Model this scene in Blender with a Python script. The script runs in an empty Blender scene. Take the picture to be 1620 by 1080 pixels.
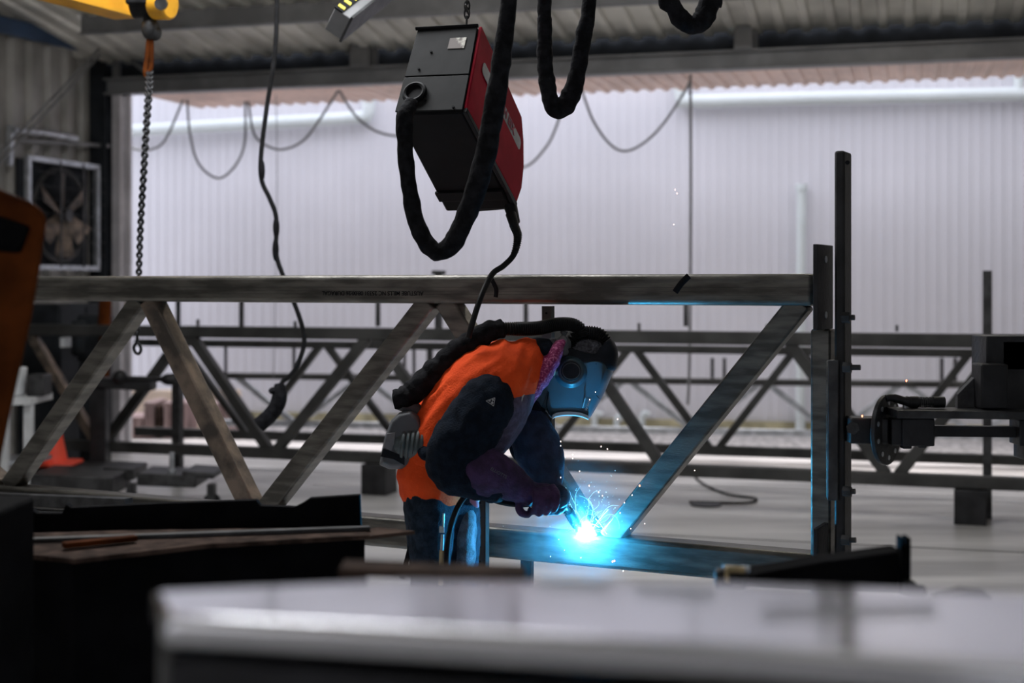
import bpy, bmesh, math, random
from mathutils import Vector as V, Matrix, noise, Euler
random.seed(7)
SC = bpy.context.scene
COL = SC.collection
# ------------------------------------------------------------------ camera, world, lights, exposure
F = 2250.0            # focal length in pixels of a 1620 px wide frame (50 mm)
EYE = 1.55
HOR = 450.0           # row of the horizon
cd = bpy.data.cameras.new('camera'); cam = bpy.data.objects.new('camera', cd); COL.objects.link(cam)
cam.location = (0, 0, EYE); cam.rotation_euler = (math.pi/2, 0, 0)
cd.sensor_width = 36; cd.lens = 50; cd.shift_y = -(540-HOR)/1620
cd.clip_start = .05; cd.clip_end = 200
cd.dof.use_dof = True; cd.dof.focus_distance = 4.9; cd.dof.aperture_fstop = 1.9
SC.camera = cam
w = bpy.data.worlds.new('overcast_sky'); SC.world = w; w.use_nodes = True
bg = w.node_tree.nodes['Background']; bg.inputs[0].default_value = (.86, .88, 1, 1); bg.inputs[1].default_value = 2.1
SC.view_settings.view_transform = 'Standard'; SC.view_settings.look = 'None'
SC.view_settings.gamma = 1; SC.view_settings.use_curve_mapping = False
SC.view_settings.exposure = 0.35
def P(px, py, D): return V(((px-810)/F*D, D, EYE-(py-HOR)/F*D))
def lamp(name, kind, loc, energy, color, size=.1, rot=(0,0,0), size_y=None):
    l = bpy.data.lights.new(name, kind); o = bpy.data.objects.new(name, l); COL.objects.link(o)
    l.energy = energy; l.color = color; o.location = loc; o.rotation_euler = rot
    if kind == 'AREA':
        l.size = size
        if size_y: l.shape = 'RECTANGLE'; l.size_y = size_y
    else: l.shadow_soft_size = size
    return o
# added area lamps under the roof: overhead light on the welder, weak camera-side fill
lamp('added_overhead_light', 'AREA', (-1.3, 5.9, 4.4), 135, (.95, .97, 1), 2.4, (0, 0, 0), 1.0)
lamp('camera_side_fill', 'AREA', (.8, .6, 4.9), 9, (1, .96, .9), 3.0, (.3, 0, 0), 1.5)

# added point lamps above the frame, brightening roof ribs and header
lamp('roof_fill_light', 'POINT', (1.9, 7.4, 3.66), 30, (1, .93, .82), .18)
lamp('roof_fill_light', 'POINT', (-2.3, 7.8, 3.78), 15, (1, .93, .82), .18)
# high pale sun behind thin cloud, over the yard between the two sheds
sun = lamp('overcast_sun', 'SUN', (0, 14, 12), 5.6, (1, .97, .94), 0, (math.radians(-30), 0, 0)); sun.data.angle = math.radians(50)

class Line:
    """a vertical plane standing on the ground, given by two (pixel column, depth) pairs"""
    def __init__(s, pa, da, pb, db):
        s.a = V(((pa-810)/F*da, da)); b = V(((pb-810)/F*db, db)); s.u = (b-s.a).normalized()
        s.n = V((s.u.y, -s.u.x))            # towards the camera side
        if s.n.y > 0: s.n = -s.n
    def t(s, px):
        k = (px-810)/F; return (k*s.a.y-s.a.x)/(s.u.x-k*s.u.y)
    def xy(s, t, off=0): q = s.a+s.u*t+s.n*off; return q
    def at(s, px, py, off=0):
        # point of the plane shifted by off towards the camera, seen at that pixel
        k = (px-810)/F; a = s.a+s.n*off
        t = (k*a.y-a.x)/(s.u.x-k*s.u.y); q = a+s.u*t
        return V((q.x, q.y, EYE-(py-HOR)/F*q.y))
    def w(s, t, z, off=0): q = s.xy(t, off); return V((q.x, q.y, z))
    @property
    def u3(s): return V((s.u.x, s.u.y, 0))
    @property
    def n3(s): return V((s.n.x, s.n.y, 0))
TR = Line(0, 5.1*406/327, 1290, 5.1*406/440)          # the steel truss being welded
TB = Line(15, 11.6, 1620, 9.16)
TC = Line(430, 12.0, 1620, 10.3)
TD = Line(360, 13.4, 1530, 12.2)
DOOR = Line(200, 13.3, 1620, 11.15)
H = lambda z: 1.55+(z-1.55)*1.127
LW = Line(180, 13.4, 0, 12)
LW.a = V(((152-810)/F*13.42, 13.42)); LW.u = V((-DOOR.u.y*-1, 0)); LW.u = V((DOOR.u.y, -DOOR.u.x)); LW.n = V((DOOR.u.x, DOOR.u.y))
OUT = Line(0, 16.5, 1620, 14.2)

# ------------------------------------------------------------------ materials
def mat(name, col, rough=.6, metal=0, var=.25, nscale=8, bump=0, bscale=40, col2=None, emis=None, estr=0, stretch=None, spec=None, c2pos=(.4,.62)):
    m = bpy.data.materials.new(name); m.use_nodes = True; nt = m.node_tree; b = nt.nodes['Principled BSDF']
    tc = nt.nodes.new('ShaderNodeTexCoord'); mp = nt.nodes.new('ShaderNodeMapping'); nt.links.new(tc.outputs['Object'], mp.inputs[0])
    if stretch: mp.inputs['Scale'].default_value = stretch
    n = nt.nodes.new('ShaderNodeTexNoise'); n.inputs['Scale'].default_value = nscale; n.inputs['Detail'].default_value = 6
    nt.links.new(mp.outputs[0], n.inputs['Vector'])
    r = nt.nodes.new('ShaderNodeValToRGB'); nt.links.new(n.outputs['Fac'], r.inputs[0])
    c = V(col); a = c*(1-var); d = col2 if col2 else c*(1+var)
    r.color_ramp.elements[0].position = c2pos[0]; r.color_ramp.elements[1].position = c2pos[1]
    r.color_ramp.elements[0].color = (*a, 1); r.color_ramp.elements[1].color = (*[min(1, x) for x in d], 1)
    nt.links.new(r.outputs[0], b.inputs['Base Color'])
    b.inputs['Roughness'].default_value = rough; b.inputs['Metallic'].default_value = metal
    if spec is None and metal == 0 and max(col) < .06: spec = .12
    if spec is not None: b.inputs['Specular IOR Level'].default_value = spec
    if bump:
        n2 = nt.nodes.new('ShaderNodeTexNoise'); n2.inputs['Scale'].default_value = bscale; n2.inputs['Detail'].default_value = 4
        nt.links.new(mp.outputs[0], n2.inputs['Vector'])
        bp = nt.nodes.new('ShaderNodeBump'); bp.inputs['Strength'].default_value = bump; bp.inputs['Distance'].default_value = .01
        nt.links.new(n2.outputs['Fac'], bp.inputs['Height']); nt.links.new(bp.outputs[0], b.inputs['Normal'])
    if emis:
        b.inputs['Emission Color'].default_value = (*emis, 1); b.inputs['Emission Strength'].default_value = estr
    return m
M = {}
M['steel'] = mat('mill_steel', (.135,.127,.113), .42, .75, .35, 5, .15, 60, stretch=(1,1,6))
M['steel_brown'] = mat('scaled_steel', (.17,.145,.125), .5, .6, .5, 9, .2, 70, col2=(.25,.195,.155))
M['steel_dark'] = mat('dark_steel', (.05,.05,.052), .5, .5, .35, 12, .2, 60)
M['black_steel'] = mat('black_steel', (.016,.016,.018), .5, .3, .4, 9, .2, 50)
M['back_steel'] = mat('primed_steel', (.045,.045,.044), .6, .3, .3, 4)
M['galv'] = mat('galvanised_steel', (.45,.47,.5), .4, .7, .2, 12)
M['black_fabric'] = mat('black_fabric', (.012,.012,.014), .9, 0, .4, 30, .6, 60)
M['rubber'] = mat('black_rubber', (.015,.015,.016), .45, 0, .3, 20)
M['ink'] = mat('black_ink', (.008,.008,.01), .7)
M['sheet'] = mat('pale_cladding', (.66,.65,.69), .6, 0, .035, .7)
M['pipe'] = mat('white_pipe', (.66,.71,.71), .5, 0, .03, 3)
M['inner_sheet'] = mat('dull_cladding', (.30,.29,.27), .5, .3, .2, 2)
M['roof_sheet'] = mat('roof_sheet', (.62,.61,.55), .5, .4, .2, 1.5)
M['awning'] = mat('awning_sheet', (.85,.66,.58), .6, 0, .12, 2)  # pinkish tint carries light bounced up from the yard ground
M['frame_grey'] = mat('grey_frame', (.20,.20,.205), .5, .3, .15, 4)
M['dark_paint'] = mat('dark_paint', (.02,.023,.027), .6, 0, .3, 4)
M['blue_paint'] = mat('blue_paint', (.03,.06,.12), .5, 0, .2, 4)
M['yellow'] = mat('crane_yellow', (.75,.36,.02), .5, 0, .12, 5)
M['jamb'] = mat('pale_jamb', (.55,.53,.55), .55, .1, .15, 4)
M['orange_paint'] = mat('orange_paint', (.085,.022,.004), .85, 0, .4, 7, spec=.08)
M['concrete'] = mat('floor_concrete', (.50,.49,.485), .3, 0, .28, .9, .1, 30, stretch=(.5,2.5,1))
M['yard'] = mat('yard_concrete', (.72,.68,.66), .8, 0, .22, 1.2, stretch=(.6,3,1))
M['gravel'] = mat('yard_gravel', (.52,.49,.47), .9, 0, .35, 14)
M['red'] = mat('feeder_red', (.36,.012,.03), .8, 0, .2, 6, spec=.1)
M['feeder_dark'] = mat('feeder_black', (.006,.006,.007), .6, 0, .25, 9)
M['matte_black'] = mat('matte_black_steel', (.005,.005,.006), .8, 0, .3, 9, spec=.04)  # even near-black matte that keeps these parts from catching light
M['panel_dark'] = mat('feeder_panel', (.014,.014,.014), .6, 0, .25, 14)
M['logo'] = mat('logo_grey', (.42,.42,.44), .5)
M['logo_red'] = mat('logo_red', (.35,.02,.06), .5)
M['sticker'] = mat('worn_sticker', (.32,.24,.20), .5, 0, .5, 28, col2=(.75,.72,.62), c2pos=(.5,.6))
M['orange'] = mat('hi_vis_orange', (1.0,.095,.018), .85, 0, .08, 25, .35, 160, spec=.15)
M['navy'] = mat('navy_fabric', (.009,.014,.024), .9, 0, .25, 40, .5, 180)
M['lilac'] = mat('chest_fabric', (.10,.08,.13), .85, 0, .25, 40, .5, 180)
M['denim'] = mat('denim', (.02,.032,.05), .85, 0, .35, 40, .6, 220)
M['denim_lit'] = mat('arc_lit_denim', (.13,.15,.18), .85, 0, .35, 30, .6, 220)  # denim with the arc's light put into its colour
M['suede'] = mat('purple_suede', (.05,.022,.075), .85, 0, .3, 25, .5, 90)
M['suede_blue'] = mat('blue_suede', (.018,.028,.06), .85, 0, .3, 25, .5, 90)
M['skin'] = mat('skin', (.6,.36,.26), .5, 0, .08, 20)
M['silver'] = mat('reflective_tape', (.55,.62,.64), .35, .3, .1, 40)
M['helmet'] = mat('helmet_shell', (.035,.065,.085), .36, 0, .12, 12, .05, 80)
M['helmet_dark'] = mat('helmet_liner', (.018,.02,.025), .6, 0, .3, 12)
M['helmet_rim'] = mat('helmet_rim', (.55,.62,.65), .3, 0, .05, 12)
M['grey_plastic'] = mat('grey_plastic', (.09,.095,.105), .5, 0, .12, 10)
M['grey_rib'] = mat('ribbed_plastic', (.075,.095,.10), .45, 0, .12, 10)
M['mid_label'] = mat('grey_label', (.22,.21,.22), .5)
M['beanie'] = mat('grey_knit', (.11,.11,.13), .95, 0, .35, 120, .8, 200)
M['magenta'] = mat('magenta_print', (.40,.02,.17), .8, 0, .35, 130, .4, 100, col2=(.75,.22,.42), c2pos=(.5,.66))
M['white_cloth'] = mat('white_cloth', (.75,.8,.8), .8)
M['mossy'] = mat('mossy_base', (.42,.38,.24), .9, 0, .35, 3)
M['nozzle_dark'] = mat('torch_tip', (.012,.012,.014), .6, 0)  # near-black so the nozzle reads as a silhouette against the arc
M['cone'] = mat('cone_orange', (1.0,.10,.05), .5, 0, .05)
M['white_paint'] = mat('white_paint', (.7,.72,.74), .5, 0, .1, 6)
M['table_top'] = mat('table_steel', (.80,.80,.82), .15, 1.0, .10, 3, 0)
M['rust'] = mat('rusty_steel', (.06,.040,.032), .9, 0, .5, 14, .2, 50, spec=.08)
M['yellow_tape'] = mat('yellow_tape', (.7,.6,.08), .5)
M['brown'] = mat('brown_bins', (.35,.25,.24), .8, 0, .25, 3)
M['sand'] = mat('sand_board', (.75,.62,.5), .8, 0, .12, 3)
M['tan_tube'] = mat('tan_tube', (.5,.38,.2), .5)
M['pink'] = mat('pink_cloth', (.75,.30,.42), .8)
M['arc'] = mat('arc_core', (1,1,1), .5, emis=(.75,.93,1), estr=260)
M['spark_hot'] = mat('spark_glow', (1,.7,.6), .5, emis=(1,.62,.55), estr=7)
M['spark_orange'] = mat('spark_orange_glow', (1,.4,.2), .5, emis=(1,.25,.12), estr=5)
M['streak'] = mat('spark_streak_glow', (.6,.9,1), .5, emis=(.45,.85,1), estr=2.0)

# ------------------------------------------------------------------ mesh helpers
def cr(pts, n=6):
    """Catmull-Rom through tuples"""
    pts = [tuple(p) for p in pts]; out = []
    for i in range(len(pts)-1):
        p0 = pts[max(i-1,0)]; p1 = pts[i]; p2 = pts[i+1]; p3 = pts[min(i+2,len(pts)-1)]
        for j in range(n):
            t = j/n; out.append(tuple(.5*((2*b)+(-a+c)*t+(2*a-5*b+4*c-d)*t*t+(-a+3*b-3*c+d)*t**3) for a,b,c,d in zip(p0,p1,p2,p3)))
    out.append(pts[-1]); return out
class MB:
    def __init__(s): s.v = []; s.f = []
    def add(s, vs, fs):
        k = len(s.v); s.v += [V(x) for x in vs]; s.f += [tuple(i+k for i in f) for f in fs]; return s
    def hexa(s, c):  # 8 corners: bottom 4 ccw, top 4 ccw
        return s.add(c, [(3,2,1,0),(4,5,6,7),(0,1,5,4),(1,2,6,5),(2,3,7,6),(3,0,4,7)])
    def box(s, c, size, ex=V((1,0,0)), ey=V((0,1,0)), ez=V((0,0,1))):
        c = V(c); a, b, d = V(ex)*size[0]/2, V(ey)*size[1]/2, V(ez)*size[2]/2
        return s.hexa([c-a-b-d, c+a-b-d, c+a+b-d, c-a+b-d, c-a-b+d, c+a-b+d, c+a+b+d, c-a+b+d])
    def bar(s, p, q, wx, wy, side=V((0,1,0))):
        """rectangular bar from p to q; wy along side, wx across"""
        p, q = V(p), V(q); d = (q-p).normalized(); b = (V(side)-d*d.dot(V(side))).normalized(); a = d.cross(b)
        return s.box((p+q)/2, (wx, wy, (q-p).length), a, b, d)
    def cyl(s, p, q, r, r2=None, n=20, cap=True):
        p, q = V(p), V(q); r2 = r if r2 is None else r2; d = (q-p).normalized()
        a = d.orthogonal().normalized(); b = d.cross(a); vs = []
        for o, rr in ((p, r), (q, r2)):
            vs += [o+(a*math.cos(2*math.pi*i/n)+b*math.sin(2*math.pi*i/n))*rr for i in range(n)]
        fs = [(i, (i+1)%n, n+(i+1)%n, n+i) for i in range(n)]
        if cap: fs += [tuple(range(n))[::-1], tuple(range(n, 2*n))]
        return s.add(vs, fs)
    def tube(s, pts, r, n=12, flat=1.0, closed=False, side=V((0,1,0))):
        """pts: vectors; r: number or list; flat squashes along side"""
        pts = [V(p) for p in pts]; N = len(pts); rs = r if isinstance(r, (list, tuple)) else [r]*N; vs = []; fs = []
        a = None
        for i, p in enumerate(pts):
            d = (pts[(i+1)%N if closed else min(i+1, N-1)]-pts[(i-1)%N if closed else max(i-1, 0)]).normalized()
            if a is None: a = V(side)-d*d.dot(V(side)); a = a.normalized() if a.length > .01 else d.orthogonal().normalized()
            else:
                a = (a-d*d.dot(a)).normalized()
            b = d.cross(a)
            vs += [p+(a*math.cos(2*math.pi*j/n)*flat+b*math.sin(2*math.pi*j/n))*rs[i] for j in range(n)]
        R = N if closed else N-1
        for i in range(R):
            for j in range(n):
                k = (i+1) % N; fs.append((i*n+j, i*n+(j+1)%n, k*n+(j+1)%n, k*n+j))
        if not closed: fs += [tuple(range(n))[::-1], tuple(range((N-1)*n, N*n))]
        return s.add(vs, fs)
    def ball(s, c, r, n=10, m=14, R=None):
        c = V(c); rr = V(r) if hasattr(r, '__len__') else V((r,r,r)); vs = [V((0,0,-1))]; fs = []
        for i in range(1, n):
            th = -math.pi/2+math.pi*i/n
            vs += [V((math.cos(th)*math.cos(2*math.pi*j/m), math.cos(th)*math.sin(2*math.pi*j/m), math.sin(th))) for j in range(m)]
        vs.append(V((0,0,1))); L = len(vs)-1
        for j in range(m):
            fs.append((0, 1+(j+1)%m, 1+j)); fs.append((L, L-m+j, L-m+(j+1)%m))
            for i in range(n-2): a = 1+i*m; fs.append((a+j, a+(j+1)%m, a+m+(j+1)%m, a+m+j))
        vs = [V((x.x*rr.x, x.y*rr.y, x.z*rr.z)) for x in vs]
        if R: vs = [R@x for x in vs]
        return s.add([c+x for x in vs], fs)
    def prism(s, pts, ext):
        """planar outline extruded by vector ext"""
        n = len(pts); pts = [V(p) for p in pts]; ext = V(ext)
        return s.add(pts+[p+ext for p in pts], [tuple(range(n))[::-1], tuple(range(n, 2*n))]+[(i, (i+1)%n, n+(i+1)%n, n+i) for i in range(n)])
    def loft(s, rings, cap=True):
        n = len(rings[0]); vs = [x for r in rings for x in r]; fs = []
        for i in range(len(rings)-1):
            for j in range(n): fs.append((i*n+j, i*n+(j+1)%n, (i+1)*n+(j+1)%n, (i+1)*n+j))
        if cap: fs += [tuple(range(n))[::-1], tuple(range((len(rings)-1)*n, len(rings)*n))]
        return s.add(vs, fs)
    def limb(s, st, n=20, sub=5):
        """st: (px, py, depth, half width in px, half depth in m): closed rounded tube"""
        q = cr(st, sub); rings = []; N = len(q)
        for i in range(N):
            px, py, D, hw, hd = q[i]; a = q[max(i-1,0)]; b = q[min(i+1,N-1)]
            c = P(px, py, D); d = (P(*b[:3])-P(*a[:3])); d.y *= .4; d.normalize()
            nn = V((d.z, 0, -d.x)).normalized(); hwm = max(hw, 1)/F*D; yy = nn.cross(d).normalized()
            rings.append([c+nn*math.cos(2*math.pi*j/n)*hwm+yy*math.sin(2*math.pi*j/n)*max(hd,.005) for j in range(n)])
        for e, o in ((0, 1), (-1, -2)):   # rounded ends
            c = sum(rings[e], V())/n; c2 = sum(rings[o], V())/n; d = (c-c2).normalized(); r = min((rings[e][0]-c).length, (rings[e][n//4]-c).length)
            ex = [[c+d*r*h+(x-c)*k for x in rings[e]] for h, k in ((.35,.93),(.7,.7),(.95,.3))]
            rings = (ex[::-1]+rings) if e == 0 else (rings+ex)
        return s.loft(rings)
    def build(s, name, m, parent=None, bevel=0, smooth=True, remesh=0, wrinkle=None, seg=2, subd=0, its=6):
        me = bpy.data.meshes.new(name); me.from_pydata([tuple(x) for x in s.v], [], s.f)
        bm = bmesh.new(); bm.from_mesh(me); bmesh.ops.recalc_face_normals(bm, faces=bm.faces); bm.to_mesh(me); bm.free()
        me.materials.append(M[m] if isinstance(m, str) else m)
        o = bpy.data.objects.new(name, me); COL.objects.link(o)
        if remesh:
            md = o.modifiers.new('r', 'REMESH'); md.mode = 'VOXEL'; md.voxel_size = remesh
            sm = o.modifiers.new('s', 'SMOOTH'); sm.factor = .6; sm.iterations = its
            dg = bpy.context.evaluated_depsgraph_get(); me2 = bpy.data.meshes.new_from_object(o.evaluated_get(dg)); o.modifiers.clear()
            o.data = me2; me = me2
            if not me.materials: me.materials.append(M[m])
            if wrinkle:
                fn = wrinkle; ns = [v.normal.copy() for v in me.vertices]
                for v, nn in zip(me.vertices, ns): v.co += nn*fn(v.co)
        if bevel:
            b = o.modifiers.new('bevel', 'BEVEL'); b.width = bevel; b.segments = seg; b.limit_method = 'ANGLE'; b.angle_limit = .6
        if subd: q = o.modifiers.new('sub', 'SUBSURF'); q.levels = subd; q.render_levels = subd
        if smooth:
            for p in me.polygons: p.use_smooth = True
            if not remesh:
                bm = bmesh.new(); bm.from_mesh(me)
                for e in bm.edges:
                    if len(e.link_faces) == 2 and e.calc_face_angle(0) > .7: e.smooth = False
                bm.to_mesh(me); bm.free()
        if parent is not None:
            o.parent = parent; off = wloc(parent)
            for v in me.vertices: v.co -= off
        else: pass
        return o
WL = {}
def wloc(o):
    while o.parent: o = o.parent
    return o.location.copy()
def root(name, loc, label, cat, group=None, kind=None):
    o = bpy.data.objects.new(name, None); COL.objects.link(o); o.location = V(loc); o.empty_display_size = .1
    return tag(o, label, cat, group, kind)
def tag(o, label, cat, group=None, kind=None):
    o['label'] = label; o['category'] = cat
    if group: o['group'] = group
    if kind: o['kind'] = kind
    return o
def single(mb, name, m, label, cat, group=None, kind=None, **k):
    """a thing of one mesh, its origin at the foot of its bounding box"""
    c = sum(mb.v, V())/len(mb.v); c.z = min(x.z for x in mb.v); mb.v = [x-c for x in mb.v]
    o = mb.build(name, m, **k); o.location = c; return tag(o, label, cat, group, kind)
def struct(o): o['kind'] = 'structure'; return o
def text_mesh(name, s, size, m, parent, o3, ex, ez, thick=.0006, align='CENTER', bold=0):
    cu = bpy.data.curves.new(name, 'FONT'); cu.body = s; cu.size = size; cu.align_x = align; cu.align_y = 'CENTER'; cu.extrude = thick; cu.offset = bold
    t = bpy.data.objects.new(name, cu); COL.objects.link(t)
    me = bpy.data.meshes.new_from_object(t.evaluated_get(bpy.context.evaluated_depsgraph_get())); bpy.data.objects.remove(t)
    ex = V(ex).normalized(); ez = V(ez); ez = (ez-ex*ex.dot(ez)).normalized(); ey = ex.cross(ez)
    off = wloc(parent)
    for v in me.vertices: v.co = V(o3)+ex*v.co.x+ez*v.co.y+ey*-v.co.z-off
    me.materials.clear(); me.materials.append(M[m]); o = bpy.data.objects.new(name, me); COL.objects.link(o); o.parent = parent; return o
def profile_sheet(A, B, H, pitch, amp, up, nrm, m, name, parent=None, thick=0, shape=(0,0,1,1)):
    """ribbed sheet: from A to B, ribs along H; nrm is the way the ribs stand out"""
    mb = MB(); A, B, H, nrm = V(A), V(B), V(H), V(nrm); L = (B-A).length; u = (B-A)/L; n = int(L/pitch); xs = []
    for i in range(n+1):
        x = i*pitch
        xs += [(x, 0), (x+pitch*.5, 0), (x+pitch*.6, amp), (x+pitch*.9, amp)]
    vs = [];
    for x, a in xs: p = A+u*x+nrm*a; vs += [p, p+H]
    back = len(vs)
    fs = [(2*i, 2*i+2, 2*i+3, 2*i+1) for i in range(len(xs)-1)]
    mb.add(vs, fs)
    o = mb.build(name, m, parent, smooth=False)
    if thick: md = o.modifiers.new('thick', 'SOLIDIFY'); md.thickness = thick
    return o

# ------------------------------------------------------------------ the setting
mb = MB(); t1, t2 = -4, 15
mb.add([DOOR.w(t1,0), DOOR.w(t2,0), V((11,-5,0)), V((-9,-5,0))], [(0,1,2,3)]); struct(mb.build('floor', 'concrete', smooth=False))
mb = MB(); mb.add([DOOR.w(-14,-.005,0), DOOR.w(18,-.005,0), OUT.w(22,-.005,1.6), OUT.w(-12,-.005,1.6)], [(0,1,2,3)]); struct(mb.build('yard_ground', 'yard', smooth=False))
mb = MB(); mb.add([OUT.w(-12,-.005,1.6), OUT.w(22,-.005,1.6), OUT.w(22,.0,-.3), OUT.w(-12,.0,-.3)], [(0,1,2,3)]); struct(mb.build('gravel_strip', 'gravel', smooth=False))
# floor saw-cut joints: thin dark lines in the slab
for t_, nm in ((.9, 'trim_9'), (3.1, 'trim_10')):
    mb = MB(); mb.bar(DOOR.w(-3,.001,t_), DOOR.w(9,.001,t_), .003, .012, V((0,1,0))); struct(mb.build(nm, 'steel_dark', smooth=False))
# left wall of ribbed sheet, back and right walls, roof
u = LW.u; L3 = V((LW.u.x, LW.u.y, 0)); N3 = V((LW.n.x, LW.n.y, 0)); C0 = V((LW.a.x, LW.a.y, 0))
wl = profile_sheet(C0-N3*.02+V((0,0,0)), C0+L3*17-N3*.02, V((0,0,6.2)), .27, .05, None, N3, 'inner_sheet', 'wall_left'); struct(wl)
mb = MB(); mb.box(DOOR.w(9.0,3.1,6.5), (20,.1,6.2), DOOR.n3, DOOR.u3); struct(mb.build('wall_right', 'inner_sheet', smooth=False))
mb = MB(); mb.box((1,-5.2,4.6), (24,.1,3.3)); mb.box((-5.5,-5.2,1.5), (9,.1,3)); mb.box((6.5,-5.2,1.5), (10,.1,3)); struct(mb.build('wall_back', 'inner_sheet', smooth=False))
A = DOOR.w(-3.5, H(3.40), .02); B = DOOR.w(9, H(3.40), .02); Hh = DOOR.n3*7.5+V((0,0,1.2))
struct(profile_sheet(A, B, Hh, .2, .03, None, V((0,0,-1)), 'roof_sheet', 'ceiling'))
A2 = A+Hh; B2 = B+Hh; H2 = DOOR.n3*10+V((0,0,.6))
struct(profile_sheet(A2, B2, H2, .2, .03, None, V((0,0,-1)), 'roof_sheet', 'ceiling'))
# wall over the door, header, posts, jamb, corner column
tl = DOOR.t(183)
mb = MB(); mb.box(DOOR.w(3.5, H(3.37), -.05), (14, .06, .34), DOOR.u3, DOOR.n3); struct(mb.build('wall_front', 'dark_paint', smooth=False))  # near-black colour puts the shade above the header into the wall
mb = MB(); mb.bar(DOOR.w(tl-.05,H(3.185),.02), DOOR.w(9,H(3.185),.02), .145, .12, DOOR.n3)
mb.bar(DOOR.w(tl-.05,H(3.245),.09), DOOR.w(9,H(3.245),.09), .02, .10, DOOR.n3); mb.bar(DOOR.w(tl-.05,H(3.125),.09), DOOR.w(9,H(3.125),.09), .02, .08, DOOR.n3)
struct(mb.build('trim_1', 'frame_grey', bevel=.004))
for px, nm, ww in ((580, 'trim_2', .16), (1180, 'trim_3', .14)):
    mb = MB(); t = DOOR.t(px); mb.box(DOOR.w(t, H(3.5), .12), (ww*1.1,.12,.56), DOOR.u3, DOOR.n3); mb.box(DOOR.w(t+ww*.66, H(3.5), .05), (.02,.1,.56), DOOR.u3, DOOR.n3); struct(mb.build(nm, 'frame_grey', bevel=.005))
mb = MB(); a = DOOR.w(DOOR.t(250),H(3.52)-.03,1.25); mb.bar(a, a+DOOR.u3*8, .16, .05, DOOR.n3); mb.bar(a+V((0,0,-.08))+DOOR.n3*.03, a+DOOR.u3*8+V((0,0,-.08))+DOOR.n3*.03, .015, .07, DOOR.n3); struct(mb.build('trim_4', 'frame_grey', bevel=.003))
mb = MB(); mb.box(DOOR.w(tl+.045,1.66,.02), (.09,.10,3.32), DOOR.u3, DOOR.n3); mb.box(DOOR.w(tl+.12,1.66,-.03), (.05,.04,3.32), DOOR.u3, DOOR.n3); struct(mb.build('trim_5', 'jamb', bevel=.005))
mb = MB(); mb.box(DOOR.w(tl+.02,H(3.36),.02), (.06,.06,.26), DOOR.u3, DOOR.n3); mb.bar(DOOR.w(tl,H(3.47),.02), DOOR.w(tl+.36,H(3.47),.02), .04, .05, DOOR.n3)
mb.bar(DOOR.w(tl+.14,H(3.44),.05), DOOR.w(tl+.37,H(3.28),.05), .035, .04, DOOR.n3); struct(mb.build('trim_6', 'frame_grey', bevel=.004))
mb = MB(); cpt = DOOR.w(tl-.13,2.0,.10); mb.box(cpt, (.18,.02,4.0), DOOR.u3, DOOR.n3); mb.box(cpt-DOOR.n3*.18, (.16,.02,3.8), DOOR.u3, DOOR.n3); mb.box(cpt-DOOR.n3*.09, (.02,.18,3.8), DOOR.u3, DOOR.n3); struct(mb.build('trim_7', 'dark_paint', bevel=.003))
mb = MB(); mb.box(DOOR.w(tl-1.2,2.4,-.08), (2.2,.05,4.8), DOOR.u3, DOOR.n3); struct(mb.build('wall_corner', 'dark_paint', smooth=False))
# blue rail along the left wall
a = LW.at(-60, 25, .06); b = LW.at(150, 74, .06); mb = MB(); mb.bar(a, b, .14, .05, N3); struct(mb.build('trim_8', 'blue_paint', bevel=.004))

# building across the yard
nb = root('neighbouring_building', OUT.w(5,0), 'long pale ribbed metal shed wall across the yard, seen through the big doorway', 'building')
profile_sheet(OUT.w(-12,0,-.02), OUT.w(22,0,-.02), V((0,0,4.9)), .105, .0045, None, OUT.n3, 'sheet', 'cladding', nb)
mb = MB(); mb.bar(OUT.w(-12,.07,.05), OUT.w(22,.07,.05), .14, .06, OUT.n3); mb.build('base_strip', 'mossy', nb)
def rail_pipe(pts, r):
    m_ = MB(); m_.tube(pts, r, 14); return m_.build('rain_pipe', 'pipe', nb)
q = [OUT.at(150,210,.12), OUT.at(380,197,.12), OUT.at(565,186,.12), OUT.at(580,180,.12), OUT.at(583,165,.12), OUT.at(584,60,.12)]
rail_pipe(cr(q,6), .07)
q = [OUT.at(1075,60,.12), OUT.at(1076,140,.12), OUT.at(1080,155,.12), OUT.at(1092,160,.12), OUT.at(1300,155,.12), OUT.at(1600,149,.12), OUT.at(1900,144,.12)]
rail_pipe(cr(q,6), .07)
rail_pipe([OUT.at(1613,60,.12), OUT.at(1613,147,.12)], .055)
mb = MB(); mb.cyl(OUT.at(1268,296,.1), OUT.at(1266,694,.1), .05, n=16); mb.cyl(OUT.at(1268,291,.1), OUT.at(1268,301,.1), .062, n=16); mb.cyl(OUT.at(1268,352,.1), OUT.at(1268,356,.1), .056, n=16); mb.build('downpipe', 'pipe', nb)
for x, y, y2 in ((945,655,690),(980,660,692),(1020,655,690)):
    mb = MB(); mb.tube(cr([OUT.at(x-4,y2,.1), OUT.at(x-4,y+6,.1), OUT.at(x,y-1,.1), OUT.at(x+7,y+2,.1)],4), .035, 10); mb.build('vent_pipe', 'pipe', nb)
# awning outside
aw = profile_sheet(DOOR.w(tl+.13,H(3.15),-.1), DOOR.w(8.4,H(3.15),-.1), -DOOR.n3*1.15+V((0,0,.01)), .14, .022, None, V((0,0,-1)), 'awning', 'awning')
tag(aw, 'narrow pinkish corrugated awning sheet just outside the top of the doorway', 'awning')

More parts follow.
